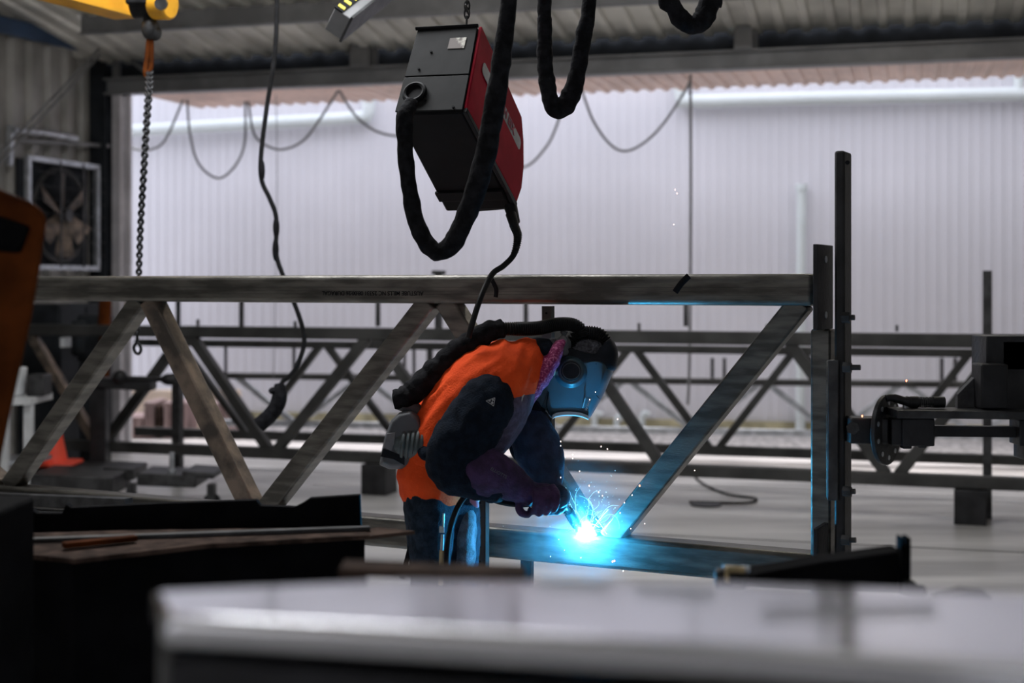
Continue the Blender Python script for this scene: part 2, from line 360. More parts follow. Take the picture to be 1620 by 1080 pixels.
# festoon cables strung under the header and the thin drop lines
def cable(pts, r, name, label, cat, m='rubber', group=None, n=8, flat=1, sub=8):
    mb = MB(); mb.tube([V(p) for p in cr(pts, sub)], r, n, flat); return single(mb, name, m, label, cat, group)
SW = [([(196,228),(215,236),(240,236),(262,220),(290,157)], 'thin grey cable swag beside the left door jamb, leftmost of the swags'),
      ([(296,157),(301,215),(315,260),(345,282),(372,262),(387,225),(388,160)], 'deep narrow grey cable swag second from the left under the door header'),
      ([(393,160),(402,212),(425,232),(450,236),(480,222),(505,190),(535,143)], 'wide shallow grey cable swag hanging left of the hoisted red wire feeder'),
      ([(537,143),(560,180),(590,205),(625,215),(660,212),(700,190),(733,128)], 'grey cable swag running behind the left side of the red wire feeder'),
      ([(738,128),(748,200),(790,255),(830,264),(862,235),(880,200),(900,135)], 'grey cable swag emerging right of the red wire feeder'),
      ([(918,135),(938,190),(965,228),(990,239),(1020,225),(1050,195),(1080,150),(1092,128)], 'wide grey cable swag in the middle of the doorway, right of the black hanging loop')]
for pts, lb in SW:
    cable([DOOR.at(x,y,-.15) for x,y in pts], .011, 'festoon_cable', lb, 'cable', 'frame_grey', 'festoon cables under the door header')
cable([DOOR.at(1092,118,-.26), DOOR.at(1093,300,-.26), DOOR.at(1091,560,-.26), DOOR.at(1088,640,-.26)], .012, 'drop_cable', 'thin grey cable dropping straight down the pale wall right of centre', 'cable', 'frame_grey')
cable([DOOR.at(437,150,-.26), DOOR.at(438,300,-.26), DOOR.at(434,560,-.26), DOOR.at(432,600,-.26)], .004, 'drop_line', 'very thin cord hanging straight beside the dangling pendant cable', 'cord', 'frame_grey')

# diagonal brace rods on the left wall, pipe rail
for a_, b_, lb in (((-20,262),(157,78),'upper thin steel brace rod crossing the ribbed left wall'), ((-20,278),(160,85),'lower thin steel brace rod crossing the ribbed left wall')):
    mb = MB(); mb.cyl(LW.at(*a_,.34), LW.at(*b_,.34), .012, n=10); single(mb, 'brace_rod', 'frame_grey', lb, 'rod', 'brace rods on the left wall')
bz = root('pipe_bracket', LW.at(15,270,.1), 'pale steel pipe bracket on the left wall above the big fan', 'bracket')
mb = MB(); mb.bar(LW.at(14,262,.1), LW.at(18,198,.1), .05,.05,N3); mb.build('upright', 'galv', bz, bevel=.004)
mb = MB(); mb.tube(cr([LW.at(20,205,.14), LW.at(70,210,.14), LW.at(120,219,.14)],4), .03, 10); mb.build('rail', 'galv', bz)
mb = MB(); mb.tube([LW.at(30,222,.12), LW.at(178,231,.12)], .02, 8); mb.build('rail', 'frame_grey', bz)
# fan
fan = root('wall_fan', LW.at(95,432,.12), 'big square industrial fan in a white frame mounted on the left wall', 'fan')
fc = [LW.at(40,248,.14), LW.at(150,266,.14), LW.at(148,432,.14), LW.at(38,414,.14)]
fz1 = (fc[0].z+fc[1].z)/2; fz0 = (fc[2].z+fc[3].z)/2; tt_ = lambda px: (V(LW.at(px,300,.14)[:2])-LW.a).dot(LW.u); ta, tb = tt_(41), tt_(150)
def lwp(t, z, off): q_ = LW.a+LW.u*t+LW.n*off; return V((q_.x,q_.y,z))
ft1, ft0 = max(ta,tb), min(ta,tb)
mb = MB()
for (x0,z0),(x1,z1) in (((ft0,fz0),(ft1,fz0)),((ft0,fz1),(ft1,fz1))): mb.bar(lwp(x0-.02,z0,.16), lwp(x1+.02,z1,.16), .045, .05, N3)
for x in (ft0, ft1): mb.bar(lwp(x,fz0,.16), lwp(x,fz1,.16), .045, .05, N3)
mb.build('fan_frame', 'galv', fan, bevel=.004)
cx, cz = (ft0+ft1)/2, (fz0+fz1)/2; Rf = (fz1-fz0)*.44
mb = MB(); mb.cyl(lwp(cx,cz,.1), lwp(cx,cz,.22), .06, n=16); mb.build('hub', 'steel_dark', fan)
for k in range(6):
    a_ = .5+k*math.pi/3; d1 = L3*math.cos(a_)+V((0,0,math.sin(a_))); d2 = -L3*math.sin(a_)+V((0,0,math.cos(a_)))
    c0 = lwp(cx,cz,.15); mb = MB(); w0, w1 = .04, .085
    mb.hexa([c0+d1*.05-d2*w0+N3*.03, c0+d1*Rf*.9-d2*w1+N3*.05, c0+d1*Rf*.9+d2*w1-N3*.03, c0+d1*.05+d2*w0-N3*.02, c0+d1*.05-d2*w0+N3*.036, c0+d1*Rf*.9-d2*w1+N3*.056, c0+d1*Rf*.9+d2*w1-N3*.024, c0+d1*.05+d2*w0-N3*.014]); mb.build('fan_blade', 'steel_brown', fan)
mb = MB(); mb.tube([lwp(cx+math.cos(i*math.pi/16)*Rf, cz+math.sin(i*math.pi/16)*Rf, .12) for i in range(32)], .022, 6, closed=True, side=N3)
for i in range(1,8):
    z = fz0+(fz1-fz0)*i/8; mb.bar(lwp(ft0,z,.25), lwp(ft1,z,.25), .004,.004,N3)
for i in (1,2): x = ft0+(ft1-ft0)*i/3; mb.bar(lwp(x,fz0,.25), lwp(x,fz1,.25), .018,.01,N3)
mb.build('guard', 'steel_dark', fan)
mb = MB(); mb.box(lwp(cx,cz,.05), (ft1-ft0,.02,fz1-fz0), L3, N3); mb.build('back_plate', 'dark_paint', fan)

# ------------------------------------------------------------------ workshop corner at the far left
cb = root('corner_bench', P(50,745,10.3)*1, 'white topped workbench in the far left corner behind the cone', 'workbench')
cb.location.z = 0
mb = MB(); mb.box((-3.55,10.1,.74), (.42,.5,.05)); mb.build('worktop', 'white_paint', cb, bevel=.005)
for sx in (-3.72,-3.55,-3.38):
    mb = MB(); mb.box((sx,9.95,.36), (.06,.06,.72)); mb.build('leg', 'white_paint', cb, bevel=.004)
mb = MB(); mb.box((-3.55,10.15,.3), (.4,.4,.03)); mb.build('lower_shelf', 'galv', cb)
def onbench(name, x, w_, h_, m, label, cat, r=True):
    mb = MB()
    if r: mb.cyl((x,10.08,.766), (x,10.08,.766+h_), w_/2, w_/2*1.15, n=16)
    else: mb.box((x,10.08,.766+h_/2), (w_,.2,h_))
    return single(mb, name, m, label, cat, bevel=.01)
onbench('bucket', -3.53, .16, .2, 'white_paint', 'white bucket on the corner workbench', 'bucket')
onbench('tool_box', -3.35, .12, .15, 'steel_dark', 'dark box at the right end of the corner workbench', 'box', False)
onbench('paper_roll', -3.68, .09, .27, 'white_paint', 'tall white roll on the left of the corner workbench', 'roll')
sc_ = root('storage_cabinet', LW.at(95,720,.3), 'tall dark blue-grey cabinet against the left wall behind the corner workbench', 'cabinet'); sc_.location.z = 0
a = LW.at(60,478,.3); b = LW.at(142,482,.3); mb = MB(); m_ = (a+b)/2; wdt = (V(a[:2])-V(b[:2])).length
mb.box((m_.x,m_.y,m_.z/2), (wdt,.4,m_.z), L3, N3); mb.build('cabinet_body', 'dark_paint', sc_, bevel=.01)
for sg in (-1,1):
    mb = MB(); q_ = V((m_.x,m_.y,m_.z/2))+L3*sg*wdt*.25+N3*.205; mb.box(q_, (wdt*.47,.012,m_.z*.95), L3, N3); mb.build('door', 'dark_paint', sc_, bevel=.003)
mb = MB(); mb.box(LW.at(107,541,.56), (.16,.04,.08), L3, N3); single(mb, 'switch_box', 'white_paint', 'small white switch box on the dark cabinet left of the chain hook', 'switch')
dp = root('drilling_machine', (-3.5,11.95,0), 'dark machine tool standing against the corner column behind the first rear truss', 'machine')
mb = MB(); mb.box((-3.5,11.95,.45), (.22,.2,.9)); mb.build('cabinet', 'dark_paint', dp, bevel=.02)
mb = MB(); mb.box((-3.5,11.95,1.1), (.26,.2,.40)); mb.cyl((-3.6,11.85,.95), (-3.6,11.85,1.25), .07); mb.build('head', 'dark_paint', dp, bevel=.03)
mb = MB(); mb.cyl((-3.45,11.85,1.05),(-3.32,11.82,.98),.02,n=8); mb.ball((-3.32,11.82,.98),.035); mb.build('handle', 'steel_dark', dp)
mb = MB(); mb.cyl(P(167,470,11.5), P(165,515,11.5), .05, n=12); mb.cyl(P(165,515,11.5), V((P(165,515,11.5).x,11.5,0)), .04, n=12)
single(mb, 'orange_post', 'orange_paint', 'orange post beside the left door jamb', 'post')
# barrier arm / lathe bed in the doorway
ma = root('roller_stand', (P(215,760,10.9).x,10.9,0), 'dark roller stand with a horizontal bed just inside the left door jamb', 'stand')
mb = MB(); mb.bar(P(140,603,10.9), P(243,610,10.9), .075, .2); mb.build('bed', 'black_steel', ma, bevel=.01)
mb = MB(); mb.cyl(P(178,598,10.8), P(275,600,10.8), .02, n=10); mb.ball(P(190,596,10.8), .055); mb.ball(P(268,600,10.8), (.07,.05,.045)); mb.build('roller', 'black_steel', ma)
for x in (158,):
    p_ = P(x,610,10.9); mb = MB(); mb.bar(p_, (p_.x,10.9,0), .12,.12); mb.build('leg', 'black_steel', ma, bevel=.005)
# cone
cn = root('traffic_cone', (P(106,735,10.9).x,10.6,0), 'bright orange traffic cone on the floor at the far left', 'cone')
x_ = cn.location.x; z0 = .0
cs = .30/.30
mb = MB(); mb.box((x_,10.6,.42+.0-.2), (.34,.34,.03)); mb.build('base', 'cone', cn, bevel=.01)
mb = MB(); mb.cyl((x_,10.6,.23), (x_,10.6,.60), .10, .026, 20); mb.cyl((x_,10.6,.60),(x_,10.6,.61),.026,.015,20); mb.build('cone_body', 'cone', cn)
# low box under the cone (a plinth)
mb = MB(); mb.box((x_-.02,10.6,.1), (.9,.6,.2)); single(mb, 'floor_plinth', 'steel_dark', 'low dark plinth under the orange cone', 'plinth', bevel=.01)
# yard clutter by the left end of the wall
for i,(x0_,x1_,y0_,y1_,mm,lb) in enumerate(((200,232,665,692,'brown','short pinkish brown bin in the yard, leftmost of the row'),(234,250,640,690,'brown','tall narrow brown crate in the yard, second of the row'),(252,262,645,690,'rust','rusty brown drum in the yard between the crates'),(264,300,640,690,'brown','wide brown crate in the yard behind the rear post'),(330,372,640,688,'brown','brown crate in the yard right of the rear post'))):
    a_ = P(x0_,y1_,14.5); b_ = P(x1_,y0_,14.5); h_ = b_.z-a_.z; mb = MB()
    wz = b_.x-a_.x; cxx = (a_.x+b_.x)/2
    mb.box((cxx,14.6,h_/2), (wz,.5,h_)); 
    for k in range(3): mb.box((cxx-wz/3+k*wz/3,14.33,h_/2), (wz*.2,.04,h_*.96))
    mb.box((cxx,14.6,h_+.02), (wz*1.04,.54,.04)); single(mb, 'yard_crate', mm, lb, 'crate', 'crates in the yard', bevel=.01)
for x0_,x1_,lb in ((186,276,'left sand-coloured board stacked above the yard crates'),(292,376,'right sand-coloured board stacked above the yard crates')):
    a_ = P(x0_,640,15.2); b_ = P(x1_,618,15.2); mb = MB(); mb.box(((a_.x+b_.x)/2,15.35,b_.z/2), (b_.x-a_.x,.12,b_.z)); single(mb, 'yard_board', 'sand', lb, 'board', bevel=.01)

# ------------------------------------------------------------------ trusses
def chord(line, pa, pb, ztop, h, thick, name, m, parent, off=0, bevel=.012):
    a = line.w(line.t(pa), ztop-h/2, off); b = line.w(line.t(pb), ztop-h/2, off)
    mb = MB(); mb.bar(a, b, h, thick, line.n3); return mb.build(name, m, parent, bevel=bevel, seg=3)
def brace(line, p1, p2, w_, thick, m, parent, off=0, name='brace', bevel=.008, cut=None):
    mb = MB(); a = line.at(*p1, off); b = line.at(*p2, off)
    d = (b-a).normalized()
    mb.bar(a-d*.02, b+d*.02, w_, thick, line.n3); return mb.build(name, m, parent, bevel=bevel, seg=2)
zt = 1.586
ft = root('steel_truss', TR.w(TR.t(700), .57), 'long mill-steel lattice truss in sharp focus that the welder works on', 'truss')
tc_ = chord(TR, -420, 1292, zt, .107, .10, 'top_chord', 'steel', ft, bevel=.018)
zb = EYE-(873-HOR)/F*(5.1*406/440)
bc_ = chord(TR, -420, 1292, zb, .112, .10, 'bottom_chord', 'steel', ft, bevel=.014)
# raised seam lines on the chord
mb = MB()
for dz, s_ in ((.046,.0012),(.060,.0008),(.072,.0008)):
    mb.bar(TR.w(TR.t(-420), zt-dz, .0502), TR.w(TR.t(1288), zt-dz, .0502), s_, .001, TR.n3)
mb.build('rolling_seam', 'steel_dark', ft, smooth=False)
tm = TR.at(588, 463.5, .0515)
text_mesh('mill_print', 'AUSTUBE MILLS NC 25331 08:00:26 DURAGAL', .0225, 'ink', tc_, tm, -TR.u3, (0,0,-1), .0004, bold=.0004)
mb = MB(); c0 = TR.at(776,455,.0505); mb.tube(cr([TR.at(775,437,.051), TR.at(781,448,.051), TR.at(785,458,.051), TR.at(784,470,.051)],4), .0085, 8, .15, side=TR.n3); mb.build('chalk_mark', 'ink', tc_)
mb = MB(); mb.tube(cr([TR.at(1090,436,.051), TR.at(1078,448,.051), TR.at(1068,462,.051)],4), .011, 8, .12, side=TR.n3); mb.build('chalk_mark', 'ink', tc_)
wd = .078
for p1, p2, mm in (((222,480),(22,764),'steel'), ((243,480),(396,794),'steel_brown'), ((678,482),(430,797),'steel'), ((712,482),(938,846),'steel'), ((1264,484),(972,845),'steel'), ((-310,480),(2,764),'steel_brown')):
    brace(TR, p1, p2, wd, .078, mm, ft)
# rear halves of the doubled web seen past the front members
# end post and plates
D_e = TR.t(1304)
mb = MB(); a = TR.at(1303,520,0); b = TR.at(1303,884,0); mb.bar(a, b, .066, .09, TR.n3); mb.build('end_post', 'steel', ft, bevel=.008)
ax, ay = TR.u3, TR.n3
def plate_at(pxl, pyt, pyb, name, wy=.2, th=.016, m='black_steel', holes=()):
    a = TR.at(pxl, pyt, .10); b = TR.at(pxl, pyb, .10); c = (a+b)/2
    mb = MB(); mb.box(c+ax*th/2-ay*.02, (th, wy, (a-b).length), ax, ay); o = mb.build(name, m, ft, bevel=.002)
    for hx, hz in holes:
        hb = MB(); p_ = c+ax*(th+.0005)-ay*.02+ay*hx+V((0,0,hz)); hb.cyl(p_-ax*.001, p_+ax*.003, .011, n=16); hb.build('bolt_hole', 'galv', o)
    return o
plate_at(1296, 387, 521, 'end_plate', holes=((.0,.09),(.0,-.09)))
plate_at(1296, 830, 893, 'end_plate')
# perforated packing straps hung from the chord
def strap(px0, py0, px1, py1, w_, label, off=-.02, holes=True, line=TR):
    a = line.at(px0,py0,off); b = line.at(px1,py1,off); r_ = root('perforated_strap', b, label, 'strap', None)
    mb = MB(); mb.bar(a, b, w_, .006, line.n3); mb.bar(a+line.u3*w_*.42-line.n3*.012, b+line.u3*w_*.42-line.n3*.012, .006, .03, line.n3); o = mb.build('angle_strip', 'back_steel', r_)
    n_ = max(2, int((a-b).length/.05)); 
    for i in range(n_):
        c = a+(b-a)*(i+.5)/n_; hb = MB(); hb.cyl(c+line.n3*.0025, c+line.n3*.0045, .0045, n=10); hb.build('slot', 'ink', r_)
strap(865, 484, 866, 775, .038, 'dark slotted strip hanging from the top chord behind the welding helmet', -.09)
strap(760, 760, 760, 1085, .046, 'slotted strip standing just right of the welder leg, lit teal', .085)
mb = MB(); mb.bar(TR.at(834,881,.0), TR.at(833,1120,.0), .042, .03, TR.n3); mb.build('support_leg', 'steel_dark', ft, bevel=.003)

def back_truss(line, name_label, ztop, zbot, hh, hb, th, tn, bn, wd_, m, px0, px1, bm_=None, off=0):
    r_ = root('rear_truss', line.w(line.t(810), zbot-hb), name_label, 'truss', 'rear lattice trusses')
    chord(line, px0, px1, ztop, hh, th, 'top_chord', m, r_, off, .01); chord(line, px0, px1, zbot, hb, th, 'bottom_chord', m, r_, off, .01)
    i = 0
    for k in range(len(bn)):
        for tp in (tn[k], tn[k+1]):
            sgn = 1 if tp > bn[k] else -1
            def P3(px, z): return line.w(line.t(px), z, off)
            a = P3(tp, ztop-hh)-line.u3*sgn*.05; b = P3(bn[k], zbot)+line.u3*sgn*.05
            mb = MB(); d = (b-a).normalized(); mb.bar(a-d*.02, b+d*.02, wd_, th*.8, line.n3); mb.build('brace', bm_ if (bm_ and sgn < 0 and k == 0) else m, r_, bevel=.006)
    return r_
ztB = EYE-(529-HOR)/F*9.16; zbB = EYE-(755-HOR)/F*9.16
rB = back_truss(TB, 'dark lattice truss on black blocks directly behind the welder, nearest of the rear trusses', ztB, zbB, .09, .085, .09, [42,296,588,905,1240,1592], [160,432,740,1055,1412], .075, 'back_steel', 40, 1790, 'steel_brown')
ztC = EYE-(552-HOR)/F*10.4; zbC = EYE-(720-HOR)/F*10.3
rC = back_truss(TC, 'grey lattice truss in the doorway, second of the rear trusses', ztC, zbC, .06, .075, .08, [280,512,750,1000,1262,1540], [395,632,872,1130,1402], .055, 'back_steel', 215, 1800)
ztD = EYE-(603-HOR)/F*12.2; zbD = .28
rD = back_truss(TD, 'paler galvanised lattice truss in the yard, furthest of the rear trusses', ztD, zbD, .055, .06, .07, [370,575,780,992,1208,1430,1660], [470,676,885,1100,1320,1545], .05, 'galv', 340, 1750)
chord(TD, 340, 1750, ztD+.001, .057, .075, 'top_flange', 'back_steel', rD, .005)
# pegs and studs on the rear trusses
def peg(line, px, y0, y1, w_, par, nm='stud', m='steel_dark', cap=False):
    mb = MB(); a = line.at(px,y0,-.05); b = line.at(px,y1,-.05); mb.bar(a,b,w_,w_,line.n3)
    if cap: mb.box(a, (w_*1.8,w_*1.8,.03), line.u3, line.n3)
    mb.build(nm, m, par)
for x in (282,382,598,832,1085): peg(TB, x, 458, 516, .028, rB)
for x, yy in ((313,505),(467,508),(1011,511),(1214,513),(1419,514)): peg(TB, x, yy, 524, .018, rB)
peg(TB, 694, 431, 520, .045, rB, cap=True)
for x in (357,465,640,655): peg(TC, x, 548, 600, .02, rC)
for x in (1127,1146,1490,1511): peg(TD, x, 566, 606, .03, rD)
for x in (680, 1308): peg(TD, x, 545, 598, .05, rD)
# tall stake and stand posts
mb = MB(); a = TB.at(1562,428,-.22); b = TB.at(1560,700,-.22); mb.bar(a, V((a.x,a.y,0)), .058, .058, TB.n3); single(mb, 'steel_stake', 'steel_dark', 'tall dark square stake standing at the right behind the positioner', 'post', bevel=.003)
mb = MB(); a = TB.at(281,590,-.14); mb.bar(a, V((a.x,a.y,0)), .07, .07, TB.n3); single(mb, 'stand_post', 'steel_dark', 'dark square stand post at the left behind the nearest rear truss', 'post', bevel=.003)
for px, py, lb in ((600,778,'black support block under the rear truss left of the welder'), (1535,827,'black support block under the rear truss at the right')):
    t = TB.t(px); mb = MB(); h_ = zbB-.085; mb.box(TB.w(t,h_/2,.0), (.20,.22,h_), TB.u3, TB.n3); r_ = single(mb, 'support_block', 'black_steel', lb, 'block', 'support blocks under the rear truss', bevel=.006)
# trolley with castors
tp_ = root('floor_trolley', (P(230,760,10.2).x, 10.1, 0), 'low dark floor trolley on castors in front of the door, left', 'trolley')
def yb(y, D): return EYE-(y-HOR)/F*D
Dk = 9.9
mb = MB(); a = P(66,757,Dk); b = P(192,762,Dk); mb.bar(a, b, .13, .5); mb.build('deck', 'steel_dark', tp_, bevel=.01)
mb = MB(); a = P(175,743,Dk+.3); b = P(222,745,Dk+.3); mb.bar(a, b, .08, .4); mb.bar(P(228,752,Dk+.1), P(320,756,Dk+.1), .085, .4); mb.bar(P(298,744,Dk+.1), P(348,747,Dk+.1), .04, .4); mb.build('side_frame', 'steel_dark', tp_, bevel=.01)
for px, rr in ((208,.062),(335,.058),(84,.06),(160,.05)):
    D_ = Dk-.1; x_ = P(px,0,D_).x; mb = MB(); mb.cyl((x_,D_-.02,rr), (x_,D_+.02,rr), rr, n=24); mb.build('castor_wheel', 'rubber', tp_, bevel=.006)
    mb = MB(); mb.box((x_,D_,rr+.07), (.05,.09,.1)); mb.box((x_+.01,D_-.035,rr+.03), (.03,.012,.09)); mb.build('castor_fork', 'steel_dark', tp_, bevel=.003)
mb = MB(); mb.cyl(P(272,715,9.9), P(272,752,9.9), .018, n=10); mb.cyl(P(272,742,9.9), P(272,753,9.9), .028, n=10); mb.build('drop_pin', 'galv', tp_)
# hose and dark plate on the yard floor
def flr(px, py): D_ = 1.55*F/(py-HOR); return P(px, py, D_)
cable([flr(1100,757)+V((0,0,.01)), flr(1118,770)+V((0,0,.01)), flr(1150,783)+V((0,0,.01)), flr(1195,790)+V((0,0,.01)), flr(1180,797)+V((0,0,.01)), flr(1090,796)+V((0,0,.01))], .009, 'floor_hose', 'thin dark hose curling on the shop floor right of the sparks', 'hose')
mb = MB(); mb.cyl(flr(1117,799)+V((0,0,.0)), flr(1117,799)+V((0,0,.012)), .11, n=24); single(mb, 'floor_plate', 'steel_dark', 'flat dark disc lying on the shop floor right of the sparks', 'plate')

# ------------------------------------------------------------------ crane, chain, pendants
cr_ = root('crane_beam', P(100,-40,7.6), 'yellow overhead crane beam in the top left corner', 'crane')
mb = MB(); a = P(-120,-105,6.6); b = P(203,-14,7.7); mb.bar(a, b, .30, .16); mb.build('girder', 'yellow', cr_, bevel=.006)
mb = MB(); a2 = a+V((0,0,-.14)); b2 = b+V((0,0,-.14)); mb.bar(a2, b2, .02, .2); mb.build('lower_flange', 'yellow', cr_)
ht = root('chain_hoist', P(238,40,7.0), 'black chain hoist with a yellow round end cap hanging under the crane beam', 'hoist')
mb = MB(); mb.cyl(P(208,2,7.0), P(243,0,7.0), .085, n=24); mb.box(P(232,-20,7.0), (.16,.2,.2)); mb.build('motor_body', 'rubber', ht, bevel=.01)
mb = MB(); mb.cyl(P(243,5,6.98), P(270,5,6.95), .082, n=28); mb.build('end_cap', 'yellow', ht, bevel=.012)
mb = MB(); mb.cyl(P(254,6,6.84), P(256,6,6.88), .03, n=16); mb.build('cap_bolt', 'steel_dark', ht)
mb = MB(); mb.ball(P(238,45,7.0), (.045,.04,.06)); mb.ball(P(245,52,7.0), (.035,.03,.04)); mb.cyl(P(232,25,7.0), P(236,45,7.0), .02); mb.build('hook_block', 'steel_dark', ht)
mb = MB(); mb.tube(cr([P(236,55,7), P(233,90,7), P(230,115,7), P(237,128,7)],5), .013, 8); mb.tube(cr([P(240,55,7), P(240,90,7), P(238,110,7), P(230,122,7)],5), .011, 8); mb.build('sling', 'orange_paint', ht)
def chain(pts, name, label, pitch=.03, r=.0045, w_=.011, cat='chain', m='black_steel', par=None):
    """links threaded along a path"""
    q = [V(p) for p in cr(pts, 20)]; out = []; acc = 0; out.append(q[0])
    for a, b in zip(q, q[1:]):
        L = (b-a).length
        while acc+L >= pitch: k = (pitch-acc)/L; a = a+(b-a)*k; L = (b-a).length; acc = 0; out.append(a)
        acc += L
    mb = MB()
    for i in range(len(out)-1):
        a, b = out[i], out[i+1]; c = (a+b)/2; d = (b-a).normalized(); s_ = d.orthogonal().normalized(); 
        s_ = V((0,1,0)) if i%2 else V((1,0,0)); s_ = (s_-d*d.dot(s_)).normalized()
        lp = []
        for k in range(12):
            an = 2*math.pi*k/12; e = math.cos(an)*pitch*.68; lp.append(c+d*e+s_*math.sin(an)*w_)
        mb.tube(lp, r, 6, closed=True, side=d.cross(s_))
    return mb.build(name, m, par) if par else single(mb, name, m, label, cat)
lc = root('lifting_chain', P(217,560,6.8), 'long black lifting chain with a hook, hanging in front of the left door jamb', 'chain')
chain([P(235,112,7.0), P(232,170,6.85), P(227,260,6.8), P(222,350,6.8), P(219,440,6.8), P(217,536,6.8)], 'links', '', .020, .0050, .0105, par=lc)
chain([P(238,112,7.0), P(237,150,6.88), P(233,200,6.84), P(228,280,6.8), P(223,360,6.8), P(220,438,6.8)], 'second_fall', '', .020, .0050, .0105, par=lc)
mb = MB(); mb.tube(cr([P(217,534,6.8),P(217,541,6.8),P(213,546,6.8),P(212,552,6.8),P(215,558,6.8),P(220,559,6.8),P(223,553,6.8),P(221,546,6.8),P(217,541,6.8)],5), .0075, 8); mb.build('hook', 'black_steel', lc)
pc = root('pendant_control', P(425,670,7.2), 'dangling black pendant cable with a curved hand control left of the welder', 'pendant')
mb = MB(); q = [(440,-420),(438,-15),(434,90),(422,170),(413,245),(414,285),(427,315),(437,345),(437,400),(447,434),(465,478),(479,520),(480,550),(466,585),(448,603),(441,615)]
mb.tube([V(p) for p in cr([P(x,y,7.2) for x,y in q],8)], .012, 8); mb.build('cable', 'rubber', pc)
for (x,y) in ((414,270),(437,360),(436,395)):
    mb = MB(); mb.ball(P(x,y,7.2), (.017,.017,.06)); mb.build('tape_wrap', 'black_fabric', pc)
mb = MB(); mb.tube([V(p) for p in cr([P(441,606,7.2),P(443,622,7.2),P(438,642,7.2),P(426,658,7.2),P(410,672,7.2)],6)], [ .022+.018*math.sin(min(1,i/12)*math.pi*.6) for i in range(25)], 12); mb.ball(P(434,618,7.2),(.03,.03,.02)); mb.build('hand_control', 'black_fabric', pc)
# striped beam end
sb = root('striped_crane_end', P(560,25,6.4), 'grey beam end with yellow and black hazard stripes at the top edge', 'beam')
a = P(534,38,6.3); b = P(640,-46,6.9); d = (b-a).normalized(); sd = (V((0,1,0))-d*d.y).normalized(); up_ = sd.cross(d).normalized()
if up_.z < 0: up_ = -up_
mb = MB(); mb.bar(a, b, .085, .12, sd); mb.build('beam_body', 'frame_grey', sb, bevel=.004)
mb = MB(); mb.bar(a+up_*.024-sd*.062, b+up_*.024-sd*.062, .042, .008, sd); mb.build('hazard_board', 'ink', sb)
for i in range(5):
    p_ = a+d*(.03+i*.062)+up_*.024-sd*.067; mb = MB(); mb.box(p_, (.026,.003,.034), (d+up_*.2).normalized(), sd, up_); mb.build('yellow_stripe', 'yellow_tape', sb)
mb = MB(); mb.bar(a-up_*.045, b-up_*.045, .012, .14, sd); mb.build('lower_lip', 'steel_dark', sb)

# ------------------------------------------------------------------ hoisted wire feeder
wf = root('wire_feeder', P(712,335,4.9), 'red and black welding wire feeder hoisted and tilted above the truss', 'machine')
FTL, FTR, FBR, FBL = P(661,48,4.95), P(757,43,4.86), P(732,178,4.66), P(625,181,4.76)
BBR, BBL, BTR = P(812,331,5.05), P(706,335,5.14), P(822,188,5.24); BTL = BTR+(FTL-FTR)
mid = lambda a,b,k: a+(b-a)*k
mb = MB(); mb.hexa([FBL, FBR, BBR, BBL, FTL, FTR, BTR, BTL]); mb.build('casing', 'feeder_dark', wf, bevel=.008)
nf = (FTR-FTL).cross(FBL-FTL).normalized(); nf = nf if nf.y < 0 else -nf
nr = (BTR-FTR).cross(FBR-FTR).normalized(); nr = nr if nr.x > 0 else -nr
nbm = (FBR-FBL).cross(BBL-FBL).normalized(); nbm = nbm if nbm.z < 0 else -nbm
def quad(name, m, a, b, c, d, n_, th, par=wf, bevel=.002):
    mb = MB(); mb.prism([a,b,c,d], n_*th); return mb.build(name, m, par, bevel=bevel)
sL, sR = mid(FTL,FBL,.46), mid(FTR,FBR,.585)
quad('front_panel', 'panel_dark', mid(FTL,FTR,.01), mid(FTR,FTL,.01), mid(FTR,FBR,.57), mid(FTL,FBL,.57), nf, .006)
quad('front_panel', 'panel_dark', mid(FTL,FBL,.583), mid(FTR,FBR,.583), mid(FBR,FTR,.02), mid(FBL,FTL,.02), nf, .006)
quad('hood_lip', 'feeder_dark', FTL+nf*.006+V((-.005,0,.004)), FTR+nf*.006+V((.003,0,.004)), FTR+nf*.006+V((.003,0,-.006)), FTL+nf*.006+V((-.005,0,-.006)), nf, .007)
def side(s_, t_): # s along depth, t down
    return mid(mid(FTR,BTR,s_), mid(FBR,BBR,s_), t_)
mb = MB(); pts = [side(.0,-.01), side(.5,-.01), side(.98,-.0), side(1.06,.2), side(1.10,.45), side(1.08,.7), side(1.0,.93), side(.5,.93), side(0,.95)]
mb.prism(pts, nr*.012); sp = mb.build('side_panel', 'red', wf, bevel=.004); sp['label'] = 'dark red side panel with grey logo'
quad('edge_strip', 'rubber', side(0,.95), side(1.0,.935), side(1.0,1.0), side(0,1.0), nr, .014)
mb = MB(); mb.prism([side(1.0,-.02), side(1.09,.2), side(1.13,.45), side(1.11,.7), side(1.03,.97), side(1.0,.97)], -nr*.20); mb.build('nose_cap', 'rubber', wf, bevel=.006)
# logo plates on the red side, partly behind the hose
e_s = (side(1,.3)-side(0,.3)).normalized(); e_t = (side(.3,1)-side(.3,0)).normalized(); e_up = -(e_t-e_s*e_t.dot(e_s)).normalized()
def logoplate(s0, s1, t0, hh):
    a = side(s0,t0); b = side(s1,t0+.0); n_ = 6; L = (b-a).length; c = (a+b)/2+nr*.013; r_ = hh*.35; pts = []
    for cx_, cz_, a0 in ((L/2-r_,hh/2-r_,0),(-L/2+r_,hh/2-r_,90),(-L/2+r_,-hh/2+r_,180),(L/2-r_,-hh/2+r_,270)):
        for k in range(n_+1): an = math.radians(a0+90*k/n_); pts.append(c+e_s*(cx_+math.cos(an)*r_)+e_up*(cz_+math.sin(an)*r_))
    mb = MB(); mb.prism(pts, nr*.0015); return mb.build('logo_plate', 'logo', sp), c
lp_, c_ = logoplate(.12, .98, .33, .052)
